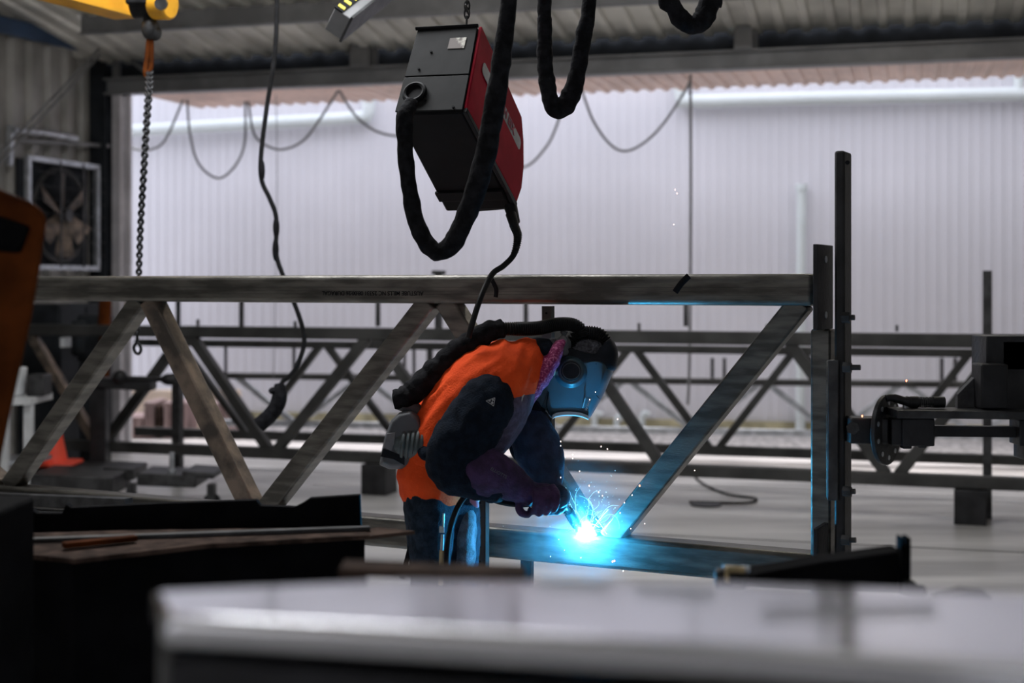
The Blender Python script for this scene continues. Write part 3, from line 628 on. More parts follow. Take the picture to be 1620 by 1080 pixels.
text_mesh('logo_lettering', 'AEE H H EIX', .05, 'logo_red', lp_, c_+nr*.0035, e_s, e_up, .0008, bold=.001)
cst = mid(mid(FTL,FTR,.72), mid(FBL,FBR,.72), .2); eu = (FTR-FTL).normalized(); ev = (FTL-FBL).normalized()
mb = MB(); mb.box(cst+nf*.0075, (.062,.048,.001), eu, ev, nf); mb.build('worn_sticker', 'sticker', wf)
for kx, ky in ((.33,.29),(.2,.49),(.42,.86),(.86,.95)):
    p_ = mid(mid(FTL,FTR,kx), mid(FBL,FBR,kx), ky); mb = MB(); mb.cyl(p_+nf*.005, p_+nf*.010, .0045, n=10); mb.build('screw', 'ink', wf)
hc = mid(mid(FTL,FTR,.24), mid(FBL,FBR,.24), .78)
mb = MB(); mb.tube([hc+nf*.012+(eu*math.cos(i*math.pi/12)+ev*math.sin(i*math.pi/12))*.036 for i in range(24)], .009, 8, closed=True, side=nf); mb.cyl(hc, hc+nf*.011, .034, n=20); mb.build('hose_collar', 'feeder_dark', wf)
mb = MB(); a = mid(FBR,BBR,.82); b = mid(FBL,BBL,.82); mb.bar(a+nbm*.006, b+nbm*.006, .012, .05, (BBR-FBR).normalized()); mb.build('bottom_rail', 'feeder_dark', wf, bevel=.003)
mb = MB(); mb.cyl(BBR+V((-.01,0,.01)), P(815,352,5.02), .024, .018, n=14); mb.build('outlet_gland', 'rubber', wf)
chain([P(739,-330,4.9), P(739,-14,4.9), P(739,10,4.9), P(738,43,4.9)], 'suspension_chain', 'short steel chain holding the tilted wire feeder from above', .028, .0035, .0085, m='steel_dark')
# fabric-sleeved hose bundles
def sleeve(pts, rpx, name, label, n=16, amp=.08, flat=.8, sub=10, group=None, seedk=0):
    q = cr([(p[0],p[1],p[2],r) for p, r in zip(pts, rpx)], sub); c = [P(a,b,d) for a,b,d,_ in q]
    mb = MB(); mb.tube(c, [x[3]/F*x[2]*(1+amp*noise.noise(V((i*.35,seedk,0)))) for i, x in enumerate(q)], n, flat)
    for i, v in enumerate(mb.v): mb.v[i] = v+V((noise.noise(v*28),0,noise.noise(v*28+V((9,9,9)))))*.004
    return single(mb, name, 'black_fabric', label, 'hose', group)
sleeve([(652,160,4.62),(641,185,4.58),(641,230,4.56),(648,300,4.55),(662,360,4.54),(688,397,4.53),(716,385,4.52),(740,335,4.5),(762,270,4.46),(780,180,4.42),(795,80,4.4),(806,-25,4.4),(818,-330,4.4)],
       [11,14,13,12.5,14,15,16,17,18,18,16,14,14], 'hose_loop', 'thick black sleeved hose looping down from the wire feeder and up past its red side')
sleeve([(858,-330,5.0),(861,-25,5.0),(862,40,5.0),(862,100,5.0),(868,145,5.0),(879,172,5.0),(897,163,5.0),(911,128,5.0),(923,60,5.0),(934,-25,5.0),(940,-330,5.0)], [11,11,11,13,13,15,16,14,13,11,11], 'hose_loop', 'narrow black sleeved hose loop hanging right of the wire feeder', seedk=3, amp=.2)
sleeve([(1030,-330,4.9),(1052,-25,4.9),(1063,8,4.9),(1080,32,4.9),(1097,40,4.9),(1113,28,4.9),(1124,0,4.9),(1130,-25,4.9),(1140,-330,4.9)], [13,13,14,15,15,17,16,15,15], 'hose_loop', 'short black sleeved hose loop at the top edge, right of centre', seedk=5)
# torch lead
q = [P(808,338,5.0),P(814,358,4.98),P(819,375,4.96),P(813,402,4.93),(P(797,420,4.9)),P(780,432,4.88),P(767,455,4.82),(P(757,480,4.78)),P(747,512,4.76),P(741,534,4.76)]
mb = MB(); qq = [V(p) for p in cr(q,8)]; mb.tube(qq, [.019-.009*min(1,i/26) for i in range(len(qq))], 12)
for i in range(8,24): mb.tube([qq[i]+(V((1,0,0))*math.cos(k*math.pi/6)+V((0,1,0))*math.sin(k*math.pi/6))*(.0185-.009*min(1,i/26)+.001) for k in range(12)], .0022, 5, closed=True, side=V((0,0,1)))
single(mb, 'torch_lead', 'rubber', 'black torch lead running from the wire feeder down to the welder back', 'cable')

# ------------------------------------------------------------------ positioner at the right end
ps = root('end_positioner', TR.w(TR.t(1337), 0), 'black steel positioner post with round faceplate bolted to the truss end', 'machine')
pa_ = TR.at(1338,240,.05); pz0 = 0
mb = MB(); t_ = TR.t(1337); q = TR.w(t_, 0, .05); zT = pa_.z
Wp = .052
mb.prism([q+ax*-.012-ay*.05, q+ax*.022-ay*.05, q+ax*.022+ay*.05, q+ax*-.012+ay*.05], V((0,0,zT))); mb.build('post', 'black_steel', ps, bevel=.008)
mb = MB(); hp = TR.at(1341,257,.10); mb.cyl(hp-ax*.0-ay*.0, hp+ay*.004, .007, n=12); mb.build('bolt_hole', 'ink', ps)
def pp(px, py, off=.05): return TR.at(px, py, off)
mb = MB(); a = pp(1321,569,.09); b = pp(1320,790,.09); mb.bar(a,b,.034,.05,ay); mb.build('clamp_plate', 'steel_dark', ps, bevel=.003)
mb = MB(); mb.bar(pp(1313,570,.08), pp(1313,786,.08), .012,.05,ay); mb.build('packing_strip', 'steel', ps, bevel=.002)
for x0_,x1_,y in ((1336,1361,581),(1334,1352,502),(1336,1353,777),(1334,1354,854)):
    mb = MB(); a = pp(x0_,y,.11); b = pp(x1_,y,.11); mb.cyl(a,b,.009,n=14); mb.cyl(a-ax*.004,a+ax*.022,.0175,n=6); mb.build('bolt', 'steel_dark', ps)
Dp = 4.55
def Q(px, py, D=Dp): return P(px, py, D)
mb = MB(); mb.bar(Q(1340,679), Q(1400,680), .082, .09); mb.build('arm_tube', 'black_steel', ps, bevel=.006)
mb = MB(); mb.cyl(Q(1349,677,4.50), Q(1349,677,4.485), .021, n=6); mb.cyl(Q(1349,677,4.49), Q(1349,677,4.475), .009, n=14); mb.build('hex_nut', 'steel_dark', ps)
dn = V((.80,-.60,0)).normalized(); dc = Q(1402,680)
mb = MB(); mb.cyl(dc-dn*.008, dc+dn*.008, .112, n=48); fp = mb.build('faceplate', 'black_steel', ps, bevel=.003)
du = V((0,0,1)); dv = dn.cross(du)
for k in range(10):
    an = k*math.pi/5+.3; c = dc-dn*.009+(dv*math.cos(an)+du*math.sin(an))*.088; mb = MB(); mb.cyl(c-dn*.001, c+dn*.019, .008, n=12); mb.build('faceplate_slot', 'galv', fp)
mb = MB(); mb.bar(Q(1405,681), Q(1433,681), .085, .085); mb.bar(Q(1420,681), Q(1471,681), .088, .11); mb.box(Q(1433,704), (.03,.04,.02)); mb.box(Q(1457,703), (.026,.04,.018)); mb.cyl(Q(1446,699), Q(1446,705), .006); mb.build('gearbox', 'black_steel', ps, bevel=.004)
mb = MB(); mb.bar(Q(1470,681), Q(1640,683), .034, .034); mb.build('drive_shaft', 'black_steel', ps)
mb = MB(); mb.bar(Q(1410,652,4.48), Q(1660,655,4.48), .024, .14); mb.build('top_bar', 'steel_dark', ps, bevel=.002)
mb = MB(); mb.tube(cr([Q(1402,630,4.5),Q(1412,629,4.5),Q(1430,634,4.5),Q(1444,637,4.5)],5), [.012]*6+[.014]*5+[.018]*5, 10); mb.cyl(Q(1440,636,4.5), Q(1452,636,4.5), .019, n=16); mb.cyl(Q(1452,636,4.5), Q(1476,636,4.5), .011, n=12); mb.cyl(Q(1476,636,4.5), Q(1494,636,4.5), .018, n=20); mb.build('plunger', 'black_steel', ps)
mb = MB(); n_ = 90; mb.tube([Q(1451,636,4.5)+V((.052*i/n_*1.0, math.sin(i*2*math.pi/10)*.016, math.cos(i*2*math.pi/10)*.016)) for i in range(n_)], .002, 5); mb.build('spring', 'steel_dark', ps)
mb = MB(); mb.cyl(Q(1433,640,4.5), Q(1433,648,4.5), .01, n=10); mb.build('pin', 'galv', ps)
mb = MB(); mb.prism([Q(1515,646,4.53), Q(1515,624,4.53), Q(1548,590,4.53), Q(1560,578,4.53), Q(1560,646,4.53)], V((0,.03,0))); mb.build('gusset', 'steel_dark', ps, bevel=.002)
mb = MB(); mb.bar(Q(1574,576,4.46)+V((0,.05,0)), Q(1574,647,4.46)+V((0,.05,0)), .085, .1); mb.build('box_section', 'black_steel', ps, bevel=.006)
mb = MB(); mb.box(Q(1610,596,4.6), (.15,.15,.24)); mb.box(Q(1590,557,4.6), (.17,.15,.11)); mb.build('bracket_body', 'black_steel', ps, bevel=.004)
mb = MB(); mb.box(Q(1622,682,4.55), (.07,.1,.083)); mb.box(Q(1624,705,4.55), (.05,.1,.08)); mb.bar(Q(1640,690,4.6), Q(1790,690,4.6), .1,.1); mb.bar(Q(1740,690,4.6), V((Q(1740,700,4.6).x,4.6,0)), .1,.1); mb.build('bearing_stand', 'black_steel', ps, bevel=.004)

# ------------------------------------------------------------------ the welder
def wr(amp, sc, dirv=None):
    def f(co):
        c = V((co.x*sc, co.y*sc*.6, co.z*sc)); n1 = noise.noise(c); n2 = noise.noise(c*2.3+V((5,1,2)))
        return amp*((1-abs(n1)*2.2)*.7+n2*.5)
    return f
pr = root('person', (P(700,0,4.88).x, 4.88, 0), 'person bending over the truss in orange jacket and welding helmet, holding a torch', 'person')
bd = MB()
bd.limb([(690,765,4.88,38,.13),(712,700,4.88,42,.13),(755,640,4.87,48,.15),(805,600,4.87,45,.16),(850,580,4.92,24,.06),(885,572,5.0,24,.06)])
bd.ball(P(915,582,5.05), (.115,.085,.1)); bd.ball(P(905,610,5.05), (.07,.07,.09)); bd.ball(P(914,628,5.05), (.018,.018,.03))
bd.limb([(795,612,4.70,24,.05),(765,655,4.66,23,.05),(722,728,4.64,20,.045),(770,752,4.66,18,.04),(825,775,4.72,13,.03)])
bd.limb([(815,625,5.0,24,.05),(830,665,5.01,22,.045),(842,705,5.0,19,.04),(868,775,4.96,13,.03)])
bd.limb([(684,770,4.80,38,.09),(680,850,4.8,26,.08),(680,955,4.8,22,.06),(672,1060,4.82,20,.06),(668,1140,4.82,14,.04)])
bd.limb([(722,770,4.95,38,.09),(730,850,4.95,26,.08),(730,945,4.95,22,.06),(718,1050,4.96,20,.06),(710,1128,4.96,14,.04)])
body = bd.build('body', 'skin', pr, remesh=.012)
# trousers
def folds(co):
    return .006*noise.noise(V((co.x*9, co.y*9, co.z*16)))+.004*noise.noise(V((co.x*25, co.y*25, co.z*30)))+.006*max(0, noise.noise(V((co.x*6, co.y*6, co.z*26+7))))
tr = MB()
tr.limb([(683,757,4.84,44,.13),(681,800,4.82,42,.125),(680,860,4.81,36,.1),(682,910,4.81,32,.085),(680,965,4.81,29,.075),(672,1060,4.82,27,.07),(668,1125,4.82,27,.07)])
tr.limb([(712,757,4.92,44,.13),(722,800,4.94,36,.12),(728,850,4.94,32,.1),(726,910,4.94,28,.085),(724,960,4.94,27,.075),(716,1050,4.95,26,.07),(710,1112,4.95,26,.07)])
trou = tr.build('trousers', 'denim', pr, remesh=.010, wrinkle=folds)
for ctr, D_ in (((668,1150),4.82),((706,1135),4.95)):
    c = P(ctr[0],0,D_); b_ = MB(); b_.limb([(ctr[0]-2,1118,D_,24,.055),(ctr[0],1140,D_,25,.055),(ctr[0]+6,450+F*1.5/D_,D_,25,.05)]); b_.ball((c.x+.09,D_,.06), (.13,.05,.055)); b_.ball((c.x+.02,D_,.05), (.08,.05,.05)); b_.box((c.x+.07,D_,.016), (.27,.09,.03)); b_.build('boot', 'rubber', pr, remesh=.009)
# paler denim paints the arc light on the leading leg; rag at the pocket
mb = MB(); mb.limb([(736,794,4.94,18,.10),(735,830,4.93,22,.105),(734,870,4.93,21,.10),(731,908,4.93,19,.09)]); mb.build('thigh_light_patch', 'denim_lit', pr, remesh=.009, wrinkle=folds)
mb = MB(); mb.limb([(752,774,4.86,8,.03),(752,786,4.86,9,.03)]); mb.build('pocket_rag', 'white_cloth', pr, remesh=.006, wrinkle=wr(.003,40))
mb = MB(); mb.limb([(748,789,4.85,8,.02),(755,800,4.85,4,.015)]); mb.build('pocket_rag', 'pink', pr, remesh=.005)
# jacket
def jf(co):
    a = co.x*.55+co.z*.83   # folds run across the back
    n1 = noise.noise(V((co.x*14-co.z*10, co.y*7, co.x*3+co.z*3)))
    s_ = (co.x-co.z)*.7; k_ = .5+noise.noise(co*5); fd = math.sin(s_*110+noise.noise(co*7)*5)
    return .009*(abs(n1)**.8*-1+.3)+.003*noise.noise(co*35)+.0075*k_*max(-.3, fd)
jk = MB()
jk.limb([(684,758,4.86,54,.165),(692,725,4.86,56,.175),(706,690,4.86,60,.18),(730,655,4.86,68,.19),(768,618,4.86,72,.205),(808,590,4.86,58,.20),(834,573,4.88,41,.11),(850,563,4.92,31,.06)])
jacket = jk.build('jacket', 'orange', pr, remesh=.010, wrinkle=jf)
# hem below the belt
mb = MB(); mb.limb([(686,728,4.86,52,.17),(684,752,4.86,57,.18),(683,768,4.86,53,.17)]); mb.build('jacket_hem', 'orange', pr, remesh=.010, wrinkle=lambda co: jf(co)*.35)
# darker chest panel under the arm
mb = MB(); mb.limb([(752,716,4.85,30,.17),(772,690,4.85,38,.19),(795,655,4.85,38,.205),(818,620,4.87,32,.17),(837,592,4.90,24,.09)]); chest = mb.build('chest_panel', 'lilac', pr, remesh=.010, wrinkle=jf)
mb = MB(); mb.limb([(852,548,4.92,14,.10),(862,556,4.94,22,.09),(858,575,4.94,24,.09)]); mb.build('collar', 'navy', pr, remesh=.009)
mb = MB(); mb.tube([V(p) for p in cr([P(828,588,4.79), P(829,605,4.745), P(825,628,4.70), P(817,650,4.68), P(806,668,4.67)],6)], [.003,.005]+[.008]*10+[.006]*8+[.004]*5, 10, .35); mb.build('reflective_stripe', 'silver', pr)
def sf(co):
    return .010*noise.noise(V((co.x*16, co.y*10, co.z*16)))+.005*noise.noise(co*38)
sl = MB()
sl.limb([(790,612,4.71,34,.075),(778,628,4.68,43,.085),(757,660,4.65,47,.085),(733,697,4.63,52,.085),(718,728,4.62,48,.08),(722,748,4.62,38,.075)])
sl.limb([(718,733,4.62,42,.08),(735,752,4.62,35,.075),(762,762,4.63,32,.065),(782,768,4.64,30,.06)])
nsl = sl.build('sleeve', 'navy', pr, remesh=.010, wrinkle=sf)
fs_ = MB(); fs_.limb([(812,620,5.0,34,.07),(824,650,5.0,36,.07),(834,685,5.0,34,.065),(842,715,5.0,32,.06)]); fs_.build('sleeve', 'navy', pr, remesh=.010, wrinkle=sf)
# triangle badge
mb = MB(); tb_ = [P(769,634,4.548), P(783,629,4.55), P(781,642,4.55)]
for i in range(3): mb.tube([tb_[i], tb_[(i+1)%3]], .0009, 5)
c_ = sum(tb_, V())/3
for dx, dz, rr in ((-.006,.003,.0035),(.004,.005,.0035),(.002,-.004,.004)): mb.ball(c_+V((dx,0,dz)), (rr,.001,rr), 5, 8)
bdg = mb.build('arm_badge', 'logo', nsl)
# gauntlets: near (purple) and far (blue)
def gauntlet(name, m, cuffs, fingers, thumb, palm, vox=.0042):
    g = MB(); g.limb(cuffs)
    g.limb(palm)
    for f in fingers+[thumb]: g.limb(f, 12, 5)
    o = g.build(name, m, pr, remesh=vox, its=4, wrinkle=lambda co: .003*noise.noise(co*26)+.001*noise.noise(co*70)); return o
near = gauntlet('glove', 'suede', [(752,742,4.62,43,.075),(775,750,4.62,40,.07),(800,760,4.64,33,.06),(822,772,4.66,25,.048),(836,782,4.68,20,.042)],
    [[(x-7,771+dy,4.66,6.2,.014),(x+1,782+dy,4.622,5.9,.014),(x+1,795+dy*1.5,4.620,5.6,.013),(x-3,807+dy*1.5,4.65,5.3,.013),(x-7,806+dy,4.70,4.6,.011)] for x, dy in ((880,-1),(868.5,2),(857,3),(846,1))],
    [(826,790,4.67,8,.018),(821,801,4.66,7,.016),(825,810,4.66,6.5,.015),(835,814,4.67,5.8,.013)],
    [(826,776,4.68,19,.04),(845,779,4.69,18,.034),(864,777,4.69,13,.028)])
near['label'] = 'purple suede welding gauntlet'
text_mesh('glove_lettering', 'ELLIOTTS', .014, 'grey_plastic', near, P(789,748,4.545), V((.87,0,-.5)), V((.5,0,.87)), .0005)
far = gauntlet('glove', 'suede_blue', [(833,668,4.99,33,.07),(845,695,4.98,38,.07),(855,722,4.97,38,.065),(862,748,4.96,32,.055),(868,768,4.95,24,.045)],
    [[(878,776,4.93,8.5,.018),(889,790,4.90,8,.017),(889,802,4.87,7.5,.016),(881,808,4.85,7,.014)],
     [(872,780,4.93,8.5,.018),(882,795,4.89,8,.017),(880,806,4.86,7.5,.016),(871,808,4.84,7,.014)],
     [(864,780,4.93,8.5,.018),(872,798,4.89,8,.017),(868,808,4.86,7.5,.015),(860,806,4.84,6.5,.014)],
     [(857,778,4.93,8,.017),(862,796,4.90,7.5,.016),(858,805,4.87,7,.014),(852,802,4.85,6,.013)]],
    [(880,770,4.92,9,.02),(893,782,4.88,8.5,.018),(893,792,4.85,8,.016),(886,798,4.82,7,.014)],
    [(866,764,4.95,22,.04),(872,776,4.94,20,.038),(873,786,4.93,16,.03)])
far['label'] = 'blue suede welding gauntlet'
# scarf
def rib(co): return .004*noise.noise(co*45)
mb = MB(); mb.limb([(884,546,4.95,9,.07),(872,566,4.90,15,.08),(857,592,4.87,17,.09),(842,618,4.85,14,.08),(833,640,4.86,8,.05)]); mb.build('scarf', 'magenta', pr, remesh=.008, wrinkle=lambda co: .004*noise.noise(V((co.x*40+co.z*22, 0, 0)))+.001*noise.noise(co*60))
mb = MB(); mb.limb([(875,543,4.97,10,.08),(868,558,4.97,17,.1)]); mb.build('scarf_lining', 'beanie', pr, remesh=.009)
mb = MB(); mb.ball(P(925,560,5.05), (.085,.10,.075)); mb.ball(P(938,553,5.05), (.055,.10,.05)); mb.build('beanie', 'beanie', pr, remesh=.009, wrinkle=rib)
# helmet
OUTL = [(836,632),(828,643),(848,648),(863,650),(872,661),(880,656),(905,655),(926,658),(932,662),(943,645),(956,622),(966,598),(973,577),(966,566),(950,562),(930,565),(912,562),(895,556),(884,562),(872,580),(856,602)]
hel = root  # placeholder
def shell(outl, half, D, prof, m, name, par, bevel=0, cen=None, taper=None, **k):
    cx_ = cen[0] if cen else sum(p[0] for p in outl)/len(outl); cy_ = cen[1] if cen else sum(p[1] for p in outl)/len(outl)
    rings = []
    for dz, sc in prof:
        rings.append([P(cx_+(x-cx_)*sc, cy_+(y-cy_)*sc, D+dz*half*(taper(y) if taper else 1)) for x, y in outl])
    mb = MB(); mb.loft(rings); return mb.build(name, m, par, bevel=bevel, **k)
PR = [(-1,.80),(-.93,.90),(-.8,.955),(-.55,.985),(-.2,1),(.2,1),(.55,.985),(.8,.955),(.93,.90),(1,.80)]
def smooth_outline(o_, n=3):
    o2 = o_+o_[:1]; return [tuple(x) for x in cr(o2, n)[:-1]]
hm = shell(smooth_outline(OUTL,3), .13, 5.055, PR, 'helmet', 'welding_helmet', pr, cen=(900,612), taper=lambda y: 1-max(0, y-602)/58*.50); hm['label'] = 'dark welding helmet shell lit blue from below'
HD = 5.055-.13
HY = lambda y: 5.055-.13*(1-max(0, y-602)/58*.50)
TOPO = [(884,562),(893,548),(905,551),(925,556),(945,558),(952,548),(962,538),(967,534),(975,547),(978,560),(976,580),(968,588),(950,580),(930,574),(900,575)]
shell(smooth_outline(TOPO,2), .128, 5.055, PR, 'helmet_dark', 'headgear_cover', hm, cen=(930,565))
mb = MB(); 
c = P(903,586,HD-.002); mb.cyl(c+V((0,.02,0)), c-V((0,.031,0)), .037, .035, n=36); mb.build('pivot_cap', 'helmet_dark', hm, bevel=.003)
mb = MB(); mb.tube([c+V((math.cos(i*math.pi/18)*.030,-.032,math.sin(i*math.pi/18)*.028)) for i in range(36)], .0007, 6, closed=True); mb.build('pivot_ring', 'mid_label', hm)
mb = MB(); mb.cyl(c+V((0,.02,-.004)), c+V((0,-.026,-.004)), .060, .043, n=40); mb.build('side_boss', 'helmet', hm, bevel=.006, seg=3)
# lens frame at the front (facing down), chin seam, side label
mb = MB(); q = cr([(874,660),(880,656.5),(892,654.5),(906,654.5),(920,656.5),(931,661)],4); rings = []
for dz in (-.072,-.064,.064,.072): rings.append([P(x,y-2-(1.5 if abs(dz)>.07 else 0),5.055+dz) for x,y in q]+[P(x,y+3.2-(1.5 if abs(dz)>.07 else 0),5.055+dz) for x,y in q[::-1]])
mb.loft(rings); mb.build('lens_frame', 'helmet_rim', hm)
mb = MB(); mb.prism([P(x,y,HY(y)+.0015) for x,y in ((872,655),(880,641),(888,636),(918,636),(926,642),(929,655),(905,651))], V((0,.001,0)))
mb = MB(); mb.tube([P(867,618,HY(618)+.002), P(862,632,HY(632)+.003), P(858,642,HY(642)+.005)], .0008, 5); mb.tube(cr([P(868,620,HY(620)),P(865,640,HY(640)),P(869,655,HY(655)+.003)],4), .0022, 6); mb.build('chin_seam', 'helmet_dark', hm)
mb = MB(); mb.tube(cr([P(941,620,HY(620)+.005),P(944,626,HY(626)+.006),P(949,631,HY(631)+.01)],4), .0012, 5); mb.build('side_seam', 'helmet_dark', hm)
text_mesh('helmet_marking', 'SPEEDGLAS', .011, 'helmet_rim', hm, P(931,637,HY(637)-.003), V((-.36,0,-1)), V((.95,0,-.35)), .0004, bold=.0003)
mb = MB(); mb.tube([P(926,629,HY(629)), P(922,645,HY(645))], .0016, 6); mb.build('label_line', 'helmet_rim', hm)
# ratchet block and hoses
mb = MB(); mb.ball(P(890,545,4.95), (.032,.03,.030)); mb.ball(P(893,556,4.95), (.026,.03,.024)); mb.cyl(P(886,524,4.96), P(898,527,4.96), .008); mb.build('air_coupling', 'grey_plastic', hm, remesh=.005)
mb = MB(); mb.ball(P(891,539,4.92), (.013,.008,.018)); mb.build('coupling_clip', 'mid_label', hm)
def corr(path, rpx, name, par, pitch=.0075, m='rubber'):
    q = [P(*p) for p in cr(path, 14)]; L = 0; pts = []; rs = []
    dist = [0]
    for a, b in zip(q, q[1:]): dist.append(dist[-1]+(b-a).length)
    n_ = int(dist[-1]/(pitch/4)); j = 0
    for i in range(n_+1):
        s_ = dist[-1]*i/n_
        while j < len(dist)-2 and dist[j+1] < s_: j += 1
        k = (s_-dist[j])/max(1e-9, dist[j+1]-dist[j]); pts.append(q[j]+(q[j+1]-q[j])*k); rs.append(rpx/F*4.85*(1+.10*math.cos(s_/pitch*2*math.pi)))
    mb = MB(); mb.tube(pts, rs, 16); return mb.build(name, m, par)
h1 = corr([(790,520,4.86),(815,520,4.86),(850,519,4.9),(880,513,4.94),(903,513,4.97),(917,520,4.98),(922,533,4.98)], 10.5, 'breathing_hose', pr)
h2 = corr([(908,550,5.0),(908,538,5.0),(918,529,5.0),(933,527,5.0),(948,530,5.0),(957,540,5.0),(961,556,5.01)], 11.5, 'breathing_hose', pr)
mb = MB(); q = cr([(622,632,4.80,15),(638,629,4.80,17),(656,618,4.81,19),(680,596,4.82,20),(705,574,4.83,20),(730,553,4.84,20),(752,538,4.84,19),(775,524,4.85,17),(796,519,4.86,14)], 10)
mb.tube([P(*x[:3]) for x in q], [x[3]/F*4.83*(1+.13*abs(math.sin(i*.42))-.06) for i, x in enumerate(q)], 18)
for i, v in enumerate(mb.v): mb.v[i] = v+V((noise.noise(v*30),noise.noise(v*30+V((3,3,3))),noise.noise(v*30+V((9,9,9)))))*.006
hcov = mb.build('hose_cover', 'black_fabric', pr, subd=1); hcov['label'] = 'bunched black fabric hose cover'
mb = MB(); q = cr([P(632,634,4.81),P(645,640,4.81),P(655,648,4.82),P(652,662,4.82)],6); mb.tube([V(p) for p in q], [.03]*6+[.027]*6+[.03]*7, 14); mb.build('hose_elbow', 'grey_plastic', pr)
# belt unit
uo = [(600,735),(604,712),(609,690),(619,664),(632,652),(650,648),(663,658),(668,672),(664,690),(655,738),(640,742),(616,742)]
un = shell(uo, .10, 4.84, [(-1,.86),(-.85,.97),(-.6,1),(.6,1),(.85,.97),(1,.86)], 'grey_plastic', 'air_filter_unit', pr, bevel=.004)
UD = 4.84-.10
mb = MB(); mb.prism([P(x,y,UD-.004) for x,y in ((612,686),(626,683),(624,700),(619,713),(607,707))], V((0,.01,0))); mb.build('unit_label', 'mid_label', un, bevel=.001)
mb = MB(); mb.prism([P(x,y,UD-.002) for x,y in ((606,709),(620,714),(640,722),(640,736),(622,726),(602,722))], V((0,.01,0))); mb.build('unit_band', 'helmet_dark', un, bevel=.001)
mb = MB(); mb.limb([(640,702,4.78,24,.06),(660,703,4.78,27,.07),(682,706,4.78,28,.075)]); ub = mb.build('filter_housing', 'grey_rib', un, remesh=.007)
for k in range(6):
    x0_ = 637+k*7.5; mb = MB(); mb.tube([P(x0_-3*math.sin(t_/10), 703+(25+k*.6)*math.sin(t_/10), 4.78-(.064+.0022*k)*math.cos(t_/10)) for t_ in range(-13,14,2)], .0062, 8, .6); mb.build('rib', 'grey_rib', un)
mb = MB(); mb.limb([(672,708,4.84,22,.175),(690,712,4.85,20,.185),(706,714,4.85,16,.19)]); mb.build('belt', 'navy', pr, remesh=.010)
# torch
wt = root('welding_torch', P(880,795,4.85), 'curved welding torch held in both gloves with its tip at the bright arc', 'torch')
WT = TR.at(920,844,.056)
q = [P(846,795,4.70),P(860,789,4.74),P(872,787,4.78)]
mb = MB(); mb.tube([V(p) for p in cr(q,6)], .016, 12); mb.build('handle', 'rubber', wt)
q = [P(868,787,4.77),P(884,792,4.84),P(896,804,4.9),P(905,816,4.95)]; mb = MB(); mb.tube([V(p) for p in cr(q,8)], .0105, 12); mb.build('swan_neck', 'steel_dark', wt)
d_ = (WT-P(903,813,4.94)).normalized(); tip = WT-d_*.018
mb = MB(); mb.cyl(P(899,808,4.92), tip-d_*.03, .0175, .0165, n=20); mb.cyl(tip-d_*.03, tip, .0165, .0125, n=20); mb.build('nozzle', 'nozzle_dark', wt, bevel=.001)
q = [P(846,796,4.70),P(820,798,4.70),P(785,792,4.66),P(765,778,4.66),P(745,778,4.66),P(728,795,4.66),P(715,825,4.66),P(708,862,4.66),P(706,910,4.66),P(707,990,4.7),P(700,1120,4.75),(P(640,1165,4.7))]
q = [V(x) for x in q]; q[-2].z = max(q[-2].z,.05); q[-1].z = .02
mb = MB(); mb.tube([V(p) for p in cr(q,10)], .0095, 10); mb.build('lead', 'rubber', wt)
# slim gauge tube hanging at the thigh, tail of the belt strap
mb = MB(); mb.cyl(P(699,870,4.665), P(697,925,4.665), .008, n=12); tt = root('hanging_tube', P(697,925,4.665), 'slim tan tube hanging beside the welder near thigh', 'tube')
mb.build('tube_body', 'tan_tube', tt); mb = MB(); mb.cyl(P(700,845,4.67), P(699,870,4.665), .0055, n=10); mb.cyl(P(702,812,4.66), P(701,834,4.665), .0035, n=8); mb.box(P(699,837,4.665), (.016,.016,.02)); mb.build('tube_tip', 'silver', tt)
mb = MB(); mb.bar(P(654,845,4.78), P(636,915,4.78), .016, .006); mb.build('belt_tail', 'black_fabric', pr)

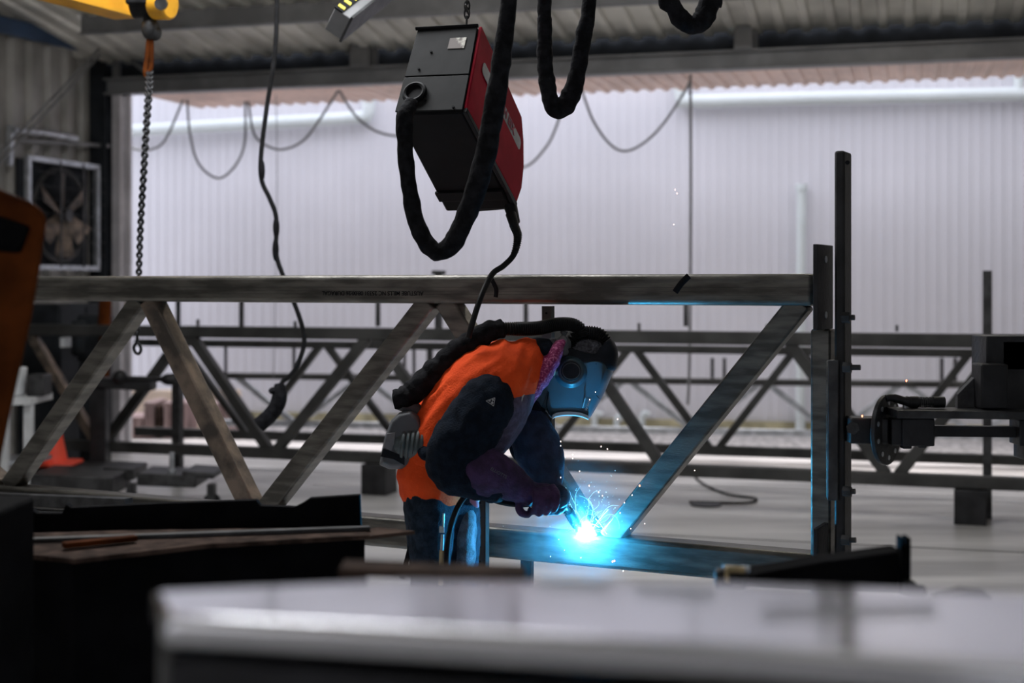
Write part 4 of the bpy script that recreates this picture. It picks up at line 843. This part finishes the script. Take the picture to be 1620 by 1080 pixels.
# ------------------------------------------------------------------ arc, smoke, sparks
ar = root('welding_arc', WT, 'white hot welding arc at the foot of the truss brace', 'arc')
mb = MB(); mb.ball(WT+V((0,-.012,.004)), .0155, 10, 14); mb.build('arc_core', 'arc', ar)
al = lamp('arc_light', 'POINT', WT+V((.0,-.03,.012)), 46, (.015,.47,1), .012)
def smoke(name, c, r, dens, label, ns, emit=None):
    mb = MB(); mb.ball((0,0,0), r, 16, 24); m_ = bpy.data.materials.new(name); m_.use_nodes = True; nt = m_.node_tree; nt.nodes.clear()
    o_ = nt.nodes.new('ShaderNodeOutputMaterial'); v_ = nt.nodes.new('ShaderNodeVolumeScatter'); v_.inputs['Color'].default_value = (.75,.92,1,1); v_.inputs['Anisotropy'].default_value = .1
    tc = nt.nodes.new('ShaderNodeTexCoord'); gr = nt.nodes.new('ShaderNodeTexGradient'); gr.gradient_type = 'SPHERICAL'
    mp = nt.nodes.new('ShaderNodeMapping'); mp.inputs['Scale'].default_value = [1/x for x in r]; nt.links.new(tc.outputs['Object'], mp.inputs[0]); nt.links.new(mp.outputs[0], gr.inputs[0])
    no = nt.nodes.new('ShaderNodeTexNoise'); no.inputs['Scale'].default_value = ns; no.inputs['Detail'].default_value = 5; no.inputs['Distortion'].default_value = 1.2; nt.links.new(tc.outputs['Object'], no.inputs['Vector'])
    mr = nt.nodes.new('ShaderNodeMapRange'); mr.inputs[1].default_value = .40; mr.inputs[2].default_value = .66; mr.inputs[3].default_value = .12; nt.links.new(no.outputs['Fac'], mr.inputs[0])
    mu = nt.nodes.new('ShaderNodeMath'); mu.operation = 'MULTIPLY'; nt.links.new(gr.outputs['Fac'], mu.inputs[0]); nt.links.new(mr.outputs[0], mu.inputs[1])
    m2 = nt.nodes.new('ShaderNodeMath'); m2.operation = 'MULTIPLY'; m2.inputs[1].default_value = dens; nt.links.new(mu.outputs[0], m2.inputs[0]); nt.links.new(m2.outputs[0], v_.inputs['Density'])
    nt.links.new(v_.outputs[0], o_.inputs['Volume'])
    o = mb.build(name, m_); o.location = c; tag(o, label, 'smoke', kind='stuff'); return o
smoke('welding_smoke', WT+V((-.03,-.10,.05)), (.30,.20,.26), 1.3, 'thin blue-lit smoke around the arc and the gloves', 16)
rnd = random.Random(5)
def squiggle(mb, p, d, L, r, n=14, j=.35):
    pts = [p]; d = d.normalized()
    for i in range(n):
        d = (d+V((rnd.uniform(-j,j), rnd.uniform(-j,j)*.3, rnd.uniform(-j,j)-.03))).normalized(); pts.append(pts[-1]+d*L/n)
    mb.tube(pts, [r*(1-.6*i/n) for i in range(n+1)], 4)
mb = MB()
for i in range(24):
    an = rnd.uniform(.5, 1.9) if i < 22 else rnd.uniform(.1,2.6); s0 = rnd.uniform(.02,.09); dd = V((math.cos(an),-.1,math.sin(an)))
    squiggle(mb, WT+dd*s0+V((0,-.06,0)), dd, rnd.uniform(.03,.12), .00045)
for a_, b_ in (((934,842),(962,806)),((932,829),(948,834)),((942,820),(960,845))): mb.tube([V(x) for x in cr([TR.at(*a_,.07), TR.at((a_[0]+b_[0])/2,(a_[1]+b_[1])/2-2,.07), TR.at(*b_,.07)],4)], .0012, 5)
for i in range(160):
    an = rnd.gauss(1.45,.55); rr = abs(rnd.gauss(.03,.12)); p_ = WT+V((math.cos(an)*rr, -.08+rnd.uniform(-.05,.03), math.sin(an)*rr)); mb.ball(p_, rnd.uniform(.0006,.0013), 4, 5)
single(mb, 'spark_spray', 'streak', 'fine spray of blue-white sparks and squiggles rising from the arc', 'sparks', kind='stuff')
SP = [(942,620,0),(933,632,0),(977,663,0),(951,706,1),(961,710,1),(887,698,1),(887,705,1),(906,719,0),(906,725,0),(917,745,1),(887,755,1),(1012,768,2),(1000,783,1),(988,795,1),(981,811,1),(972,887,2),(969,888,2),(986,903,1),(871,880,0),(854,813,0),(1434,602,2),(1364,658,2),(1099,744,0),(884,853,0),(1068,300,1),(1071,306,1),(1066,355,0),(919,882,1),(932,768,1),(947,778,1),(953,784,0),(998,836,0),(1020,828,0),(893,870,0)]
for x, y, k in SP:
    mb = MB(); p_ = P(x,y,4.9 if x < 1300 else 4.5); r_ = (.0011,.0014,.0024)[k]; mb.ball(p_, (r_,r_,r_*1.5), 6, 8)
    o = single(mb, 'spark', ('spark_hot','spark_hot','spark_orange')[k], 'tiny glowing spark drifting clear of the arc' if k < 2 else 'brighter orange glowing spark drifting away from the arc', 'spark', 'drifting sparks' if k < 2 else 'orange drifting sparks')

# ------------------------------------------------------------------ left workbench and steel on it
wb = root('workbench', (-1.1,3.7,0), 'dark steel workbench at lower left in front of the truss', 'workbench')
Db = 3.5
zw = EYE-(868-HOR)/F*Db    # top height
def wp(px, py): D_ = (EYE-zw)*F/(py-HOR); return P(px,py,D_)
top = [wp(-140,858), wp(118,884), wp(330,860), wp(585,846), wp(575,833), wp(200,838), wp(-140,848)]
mb = MB(); mb.prism(top, V((0,0,-.012))); mb.build('table_plate', 'rust', wb, bevel=.002)
mb = MB(); a = wp(-120,862); b = wp(120,882); c2 = wp(560,846); d2 = wp(540,838)
base_pts = [wp(-120,856)*1, wp(118,876)*1, wp(330,857), wp(578,843), wp(560,836), wp(-100,848)]
bp = [V((p.x,p.y,0)) for p in base_pts]; mb.prism(bp, V((0,0,zw-.013))); mb.build('cabinet_body', 'matte_black', wb, bevel=.004)
mb = MB(); mb.prism([wp(585,846)+V((0,0,-.012)), wp(657,838)+V((0,0,-.012)), wp(600,832)+V((0,0,-.012)), wp(560,838)+V((0,0,-.012))], V((0,0,.010))); mb.build('side_shelf', 'rust', wb, bevel=.002)
# black fabricated plate standing on the bench
mb = MB(); zz = zw+.002
Dq0, Dq1 = 3.62, 4.35
def bq(px, py): k_ = (px+20)/600; D_ = 3.75+.15*k_; return P(px,py,D_)
ol = [(-60,800),(0,802),(50,806),(58,812),(98,812),(104,797),(112,803),(260,796),(405,791),(411,800),(466,802),(478,796),(490,788),(569,783),(571,835),(300,852),(-60,862)]
pts = [bq(*p) for p in ol]; mb.prism(pts, V((0,.03,0))); single(mb, 'notched_plate', 'matte_black', 'long black notched steel plate standing on edge on the workbench', 'plate', bevel=.002)
for (x0_,y0_,x1_,y1_,lb) in ((-80,854,600,826,'long thin steel flat bar lying along the workbench'),):
    mb = MB(); a = wp(-60,861)+V((0,-.005,.006)); b = wp(585,838)+V((0,-.005,.006)); mb.bar(a, b, .01, .03); single(mb, 'flat_bar', 'steel_dark', lb, 'bar', bevel=.001)
mb = MB(); a = wp(100,870)+V((0,0,.012)); b = wp(215,858)+V((0,0,.012)); mb.bar(a, b, .014, .03); single(mb, 'red_file_handle', 'orange_paint', 'small reddish bar lying near the workbench corner', 'tool', bevel=.003)
# channel lying on the lower left in front of the chord
mb = MB(); a = TR.at(-160,782,.16); b = TR.at(204,797,.16); mb.bar(a,b,.05,.05,TR.n3); mb.bar(a+V((0,0,-.05)),b+V((0,0,-.045)),.012,.10,TR.n3); single(mb, 'steel_channel', 'steel_dark', 'short steel channel with a cut end beside the truss bottom chord at far left', 'channel', bevel=.003)
# second dark bench under it at the mid left
mb = MB(); mb.prism([P(200,860,3.3),P(586,850,3.3),P(586,1100,3.3),P(200,1100,3.3)], V((0,.5,0))); 
# orange machine hood, near left
oh = root('orange_machine_hood', (-1.35,2.9,0), 'dark orange sheet-metal machine hood at the left edge, out of focus', 'machine')
Dh = 2.9
mb = MB(); mb.prism([P(x,y,Dh) for x,y in ((-90,275),(0,298),(50,318),(72,334),(75,350),(64,430),(52,500),(30,600),(4,720),(-10,800),(-90,820))], V((-.16,.3,0))); mb.build('hood_panel', 'orange_paint', oh, bevel=.012)
mb = MB(); mb.prism([P(x,y,Dh-.012) for x,y in ((-90,330),(0,342),(46,358),(30,400),(-90,392))], V((0,.02,0))); mb.build('recess_panel', 'matte_black', oh, bevel=.006)
mb = MB(); q = P(-40,800,Dh+.17); mb.box((q.x,q.y,q.z/2), (.16,.3,q.z)); mb.build('pedestal', 'matte_black', oh, bevel=.01)

# ------------------------------------------------------------------ foreground table
zt_ = 1.235
def tp(px, py, dz=0): D_ = (EYE-zt_)*F/(py-HOR); return P(px,py,D_)
TT = [tp(238,932), tp(640,908), tp(1150,914), tp(1800,948), tp(1800,1110), tp(1200,1052), tp(258,985)]
tb = root('steel_table', (.2,1.5,0), 'blurred reflective steel table top right in front of the camera', 'table')
tilt = lambda p: V((p.x, p.y, zt_-(p.y-1.45)*.055))
mb = MB(); mb.prism([tilt(p) for p in TT], V((0,0,-.03))); mb.build('table_top', 'table_top', tb, bevel=.009, seg=3)
mb = MB(); ins = [tp(250,936), tp(640,916), tp(1150,922), tp(1790,955), tp(1790,1100), tp(1200,1046), tp(266,980)]
mb.prism([V((p.x,p.y,0)) for p in ins], V((0,0,zt_-.035))); mb.build('cabinet', 'black_steel', tb, bevel=.006)
# thin pale rods added as glints on the table
for a_, b_, lb in (((852,922),(964,929),'left thin rod standing in for a glint on the far edge of the steel table'), ((1006,931),(1128,941),'right thin rod standing in for a glint on the far edge of the steel table'),((1205,983),(1480,973),'rod standing in for a glint across the right of the steel table')):
    mb = MB(); a = tilt(tp(*a_))+V((0,0,.004)); b = tilt(tp(*b_))+V((0,0,.004)); mb.cyl(a,b,.0022,n=8); single(mb, 'glint_rod', 'galv', lb, 'rod')
# rusty flat bar between table and bench
mb = MB(); D_ = 2.3; a = P(540,897,D_); b = P(830,908,D_); mb.bar(a,b,.012,.08); mb.bar(P(560,905,D_), V((P(560,905,D_).x,D_,0)), .04,.04); mb.bar(P(800,912,D_), V((P(800,912,D_).x,D_,0)), .04,.04); single(mb, 'rusty_trestle', 'rust', 'narrow rusty trestle between the steel table and the welder', 'trestle', bevel=.002)
# clamp arm at lower right
ca = root('clamp_arm', (P(1300,920,3.0).x,3.0,0), 'black tapering clamp arm with an upright fork behind the steel table, lower right', 'clamp')
Dc_ = 3.0
mb = MB(); mb.prism([P(x,y,Dc_) for x,y in ((1172,912),(1205,906),(1300,889),(1420,873),(1428,873),(1432,936),(1300,932),(1180,926))], V((0,.08,0))); mb.build('arm', 'matte_black', ca, bevel=.003)
for x in (1424,1434):
    mb = MB(); mb.bar(P(x,848,Dc_), P(x,925,Dc_), .006 if x==1424 else .008, .04); mb.build('fork', 'matte_black', ca, bevel=.001)
mb = MB(); mb.bar(P(1429,862,Dc_), P(1429,935,Dc_), .018, .03); mb.build('fork_web', 'matte_black', ca)
mb = MB(); mb.cyl(P(1428,929,2.98), P(1452,933,2.98), .012, n=12); mb.ball(P(1438,928,2.98), .016); mb.ball(P(1458,934,2.98), .012); mb.build('lock_screw', 'steel_dark', ca)
mb = MB(); mb.cyl(P(1131,914,2.95), P(1180,914,2.95), .021, n=20); mb.build('end_roller', 'black_steel', ca, bevel=.006)
mb = MB(); mb.cyl(P(1143,898,2.94), P(1160,899,2.94), .006, n=10); mb.cyl(P(1172,899,2.94), P(1186,900,2.94), .006, n=10); mb.build('bright_pin', 'galv', ca)
mb = MB(); mb.box(P(1150,908,2.92), (.006,.02,.03)); mb.cyl(P(1150,900,2.93), P(1178,901,2.93), .007, n=10); mb.build('brass_band', 'tan_tube', ca)
mb = MB(); mb.bar(P(1320,930,3.04), V((P(1320,930,3.04).x,3.04,0)), .09,.06); mb.build('stand', 'black_steel', ca, bevel=.004)
mb = MB(); mb.prism([P(x,y,2.6) for x,y in ((1485,944),(1530,936),(1570,940),(1570,948),(1530,955),(1490,955))], V((0,.05,0))); mb.bar(P(1530,952,2.62), V((P(1530,952,2.62).x,2.62,0)), .03,.03); single(mb, 'stop_bracket', 'black_steel', 'small dark stop bracket behind the steel table, right of the clamp arm', 'bracket', bevel=.003)
